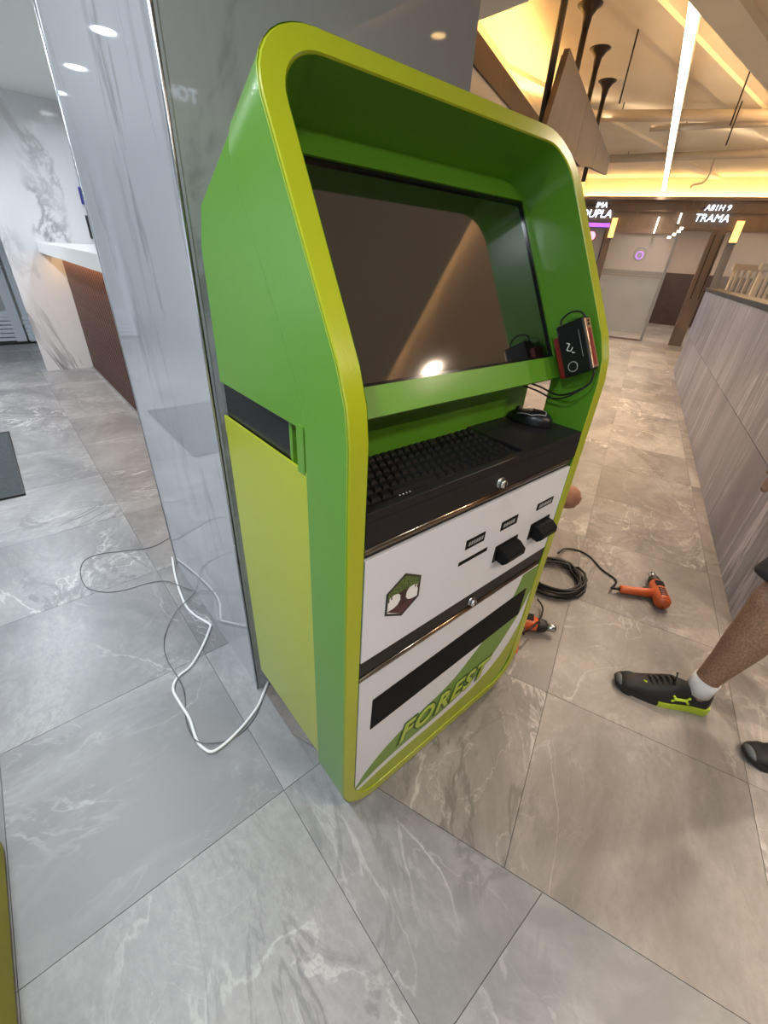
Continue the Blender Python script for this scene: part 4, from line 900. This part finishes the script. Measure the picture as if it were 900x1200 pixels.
    for (ta, za, tb, zb) in ((.245, .064, .275, .058), (.245, .040, .275, .046), (.435, .064, .405, .058), (.435, .040, .405, .046)): m.tube([em(ta, za), em(tb, zb)], [.0045, .003], 6)
    m.tube([em(.275, .058), em(.275, .046)], .004, 6); m.tube([em(.405, .058), em(.405, .046)], .004, 6); m.tube([em(t/100, .050) for t in range(27, 42, 2)], .0035, 6); m.tube([em(t/100, .055) for t in range(27, 42, 2)], .0025, 6)
    m.build('side_emblem', 'neon_lime', u)
    m = MB(); m.tube([P(.70, .014, zt(.70)+.0), P(.73, .008, zt(.73)+.001)], .0028, 5); m.build('eyelet_tab', 'neon_lime', u)
    m = MB(); m.tube([P(.15, 0, .070), P(.155, 0, .105), P(.155, 0, .132)]if ank is None else [ank+Vector((0, 0, -.012)), ank+Vector((0, 0, .02)), lerp(ank, kn, .13)], [.040, .0405, .0405], 16, cap=False); o = m.build('sock', 'sock_white', parent); md = o.modifiers.new('t', 'SOLIDIFY'); md.thickness = .004
    return u
shoe((1.366, .160), (1.516, -.090), 1, man_o, A1, K1)
shoe((1.424, -.232), (1.625, -.470), -1, man_o, A2, K2)
# --- person crouching behind the kiosk; one knee shows past its edge
F2 = Vector((-.96, .28, 0)).normalized(); R2 = Vector((F2.y, -F2.x, 0))
KN = Vector((1.30, .70, .40)); PV2 = Vector((1.62, 1.02, .20)); KNb = Vector((1.36, .90, .42)); AN1 = Vector((1.36, .74, .07)); AN2 = Vector((1.42, 1.03, .07))
CH2 = Vector((1.46, .92, .56)); HD2 = Vector((1.30, .93, .66))
def croucher(m):
    for A, K in ((AN1, KN), (AN2, KNb)):
        m.tube([A, lerp(A, K, .35), lerp(A, K, .6), K], [.036, .05, .056, .055], 14); m.tube([K, lerp(K, PV2, .5), PV2], [.056, .075, .09], 14)
        m.tube([A+Vector((.03, 0, -.03)), A+F2*.14+Vector((0, 0, -.045))], [.034, .024], 12)
    m.ell(PV2, .14, .14, .12); m.tube([PV2, lerp(PV2, CH2, .5), CH2, lerp(CH2, HD2, .5)], [.125, .125, .12, .055], 16); m.tube([CH2, HD2], [.06, .05], 10); head(m, HD2, Vector((-.8, -.1, -.5)), Vector((-.5, 0, .8)))
    for q, W in ((1, Vector((1.30, .62, .64))), (-1, Vector((1.12, .93, .30)))):
        S_ = CH2+Vector((.02, -.13*q, .04)); E_ = Vector((1.545, .603, .525)) if q == 1 else (S_+W)/2+Vector((.02, .05, -.10)); m.ell(S_, .055, .055, .055); m.tube([S_, E_, W], [.050, .050, .030], 14); hand(m, W, Vector((-.3, .2, -.8)), Vector((-.5, .3, .2)), Vector((0, -1, 0)))
p2 = body('person', croucher, .0095, 'skin', 'person crouching behind the kiosk with one bare elbow showing')
face(p2, HD2, Vector((-.8, -.1, -.5)), Vector((-.5, 0, .8)))
cloth('shirt', lambda m: (m.tube([lerp(PV2, CH2, .2), lerp(PV2, CH2, .6), CH2], [.15, .15, .14], 16), m.ell(CH2, .14, .14, .11)), 'cloth_dark', p2)
cloth('shorts', lambda m: (m.ell(PV2, .165, .165, .14), m.tube([PV2, lerp(KN, PV2, .42)], [.115, .10], 14), m.tube([PV2, lerp(KNb, PV2, .42)], [.115, .10], 14)), 'cloth_grey', p2)
for A in (AN1, AN2):
    m = MB(); m.prism(rbox(-.05, .20, -.042, .042, .038), lambda x, y: (A.x+F2.x*x+R2.x*y, A.y+F2.y*x+R2.y*y, 0), lambda x, y: (A.x+F2.x*x*.97+R2.x*y*.85, A.y+F2.y*x*.97+R2.y*y*.85, .075-.02*(x > .1))); m.build('shoe', 'shoe_black', p2, bevel=.008)
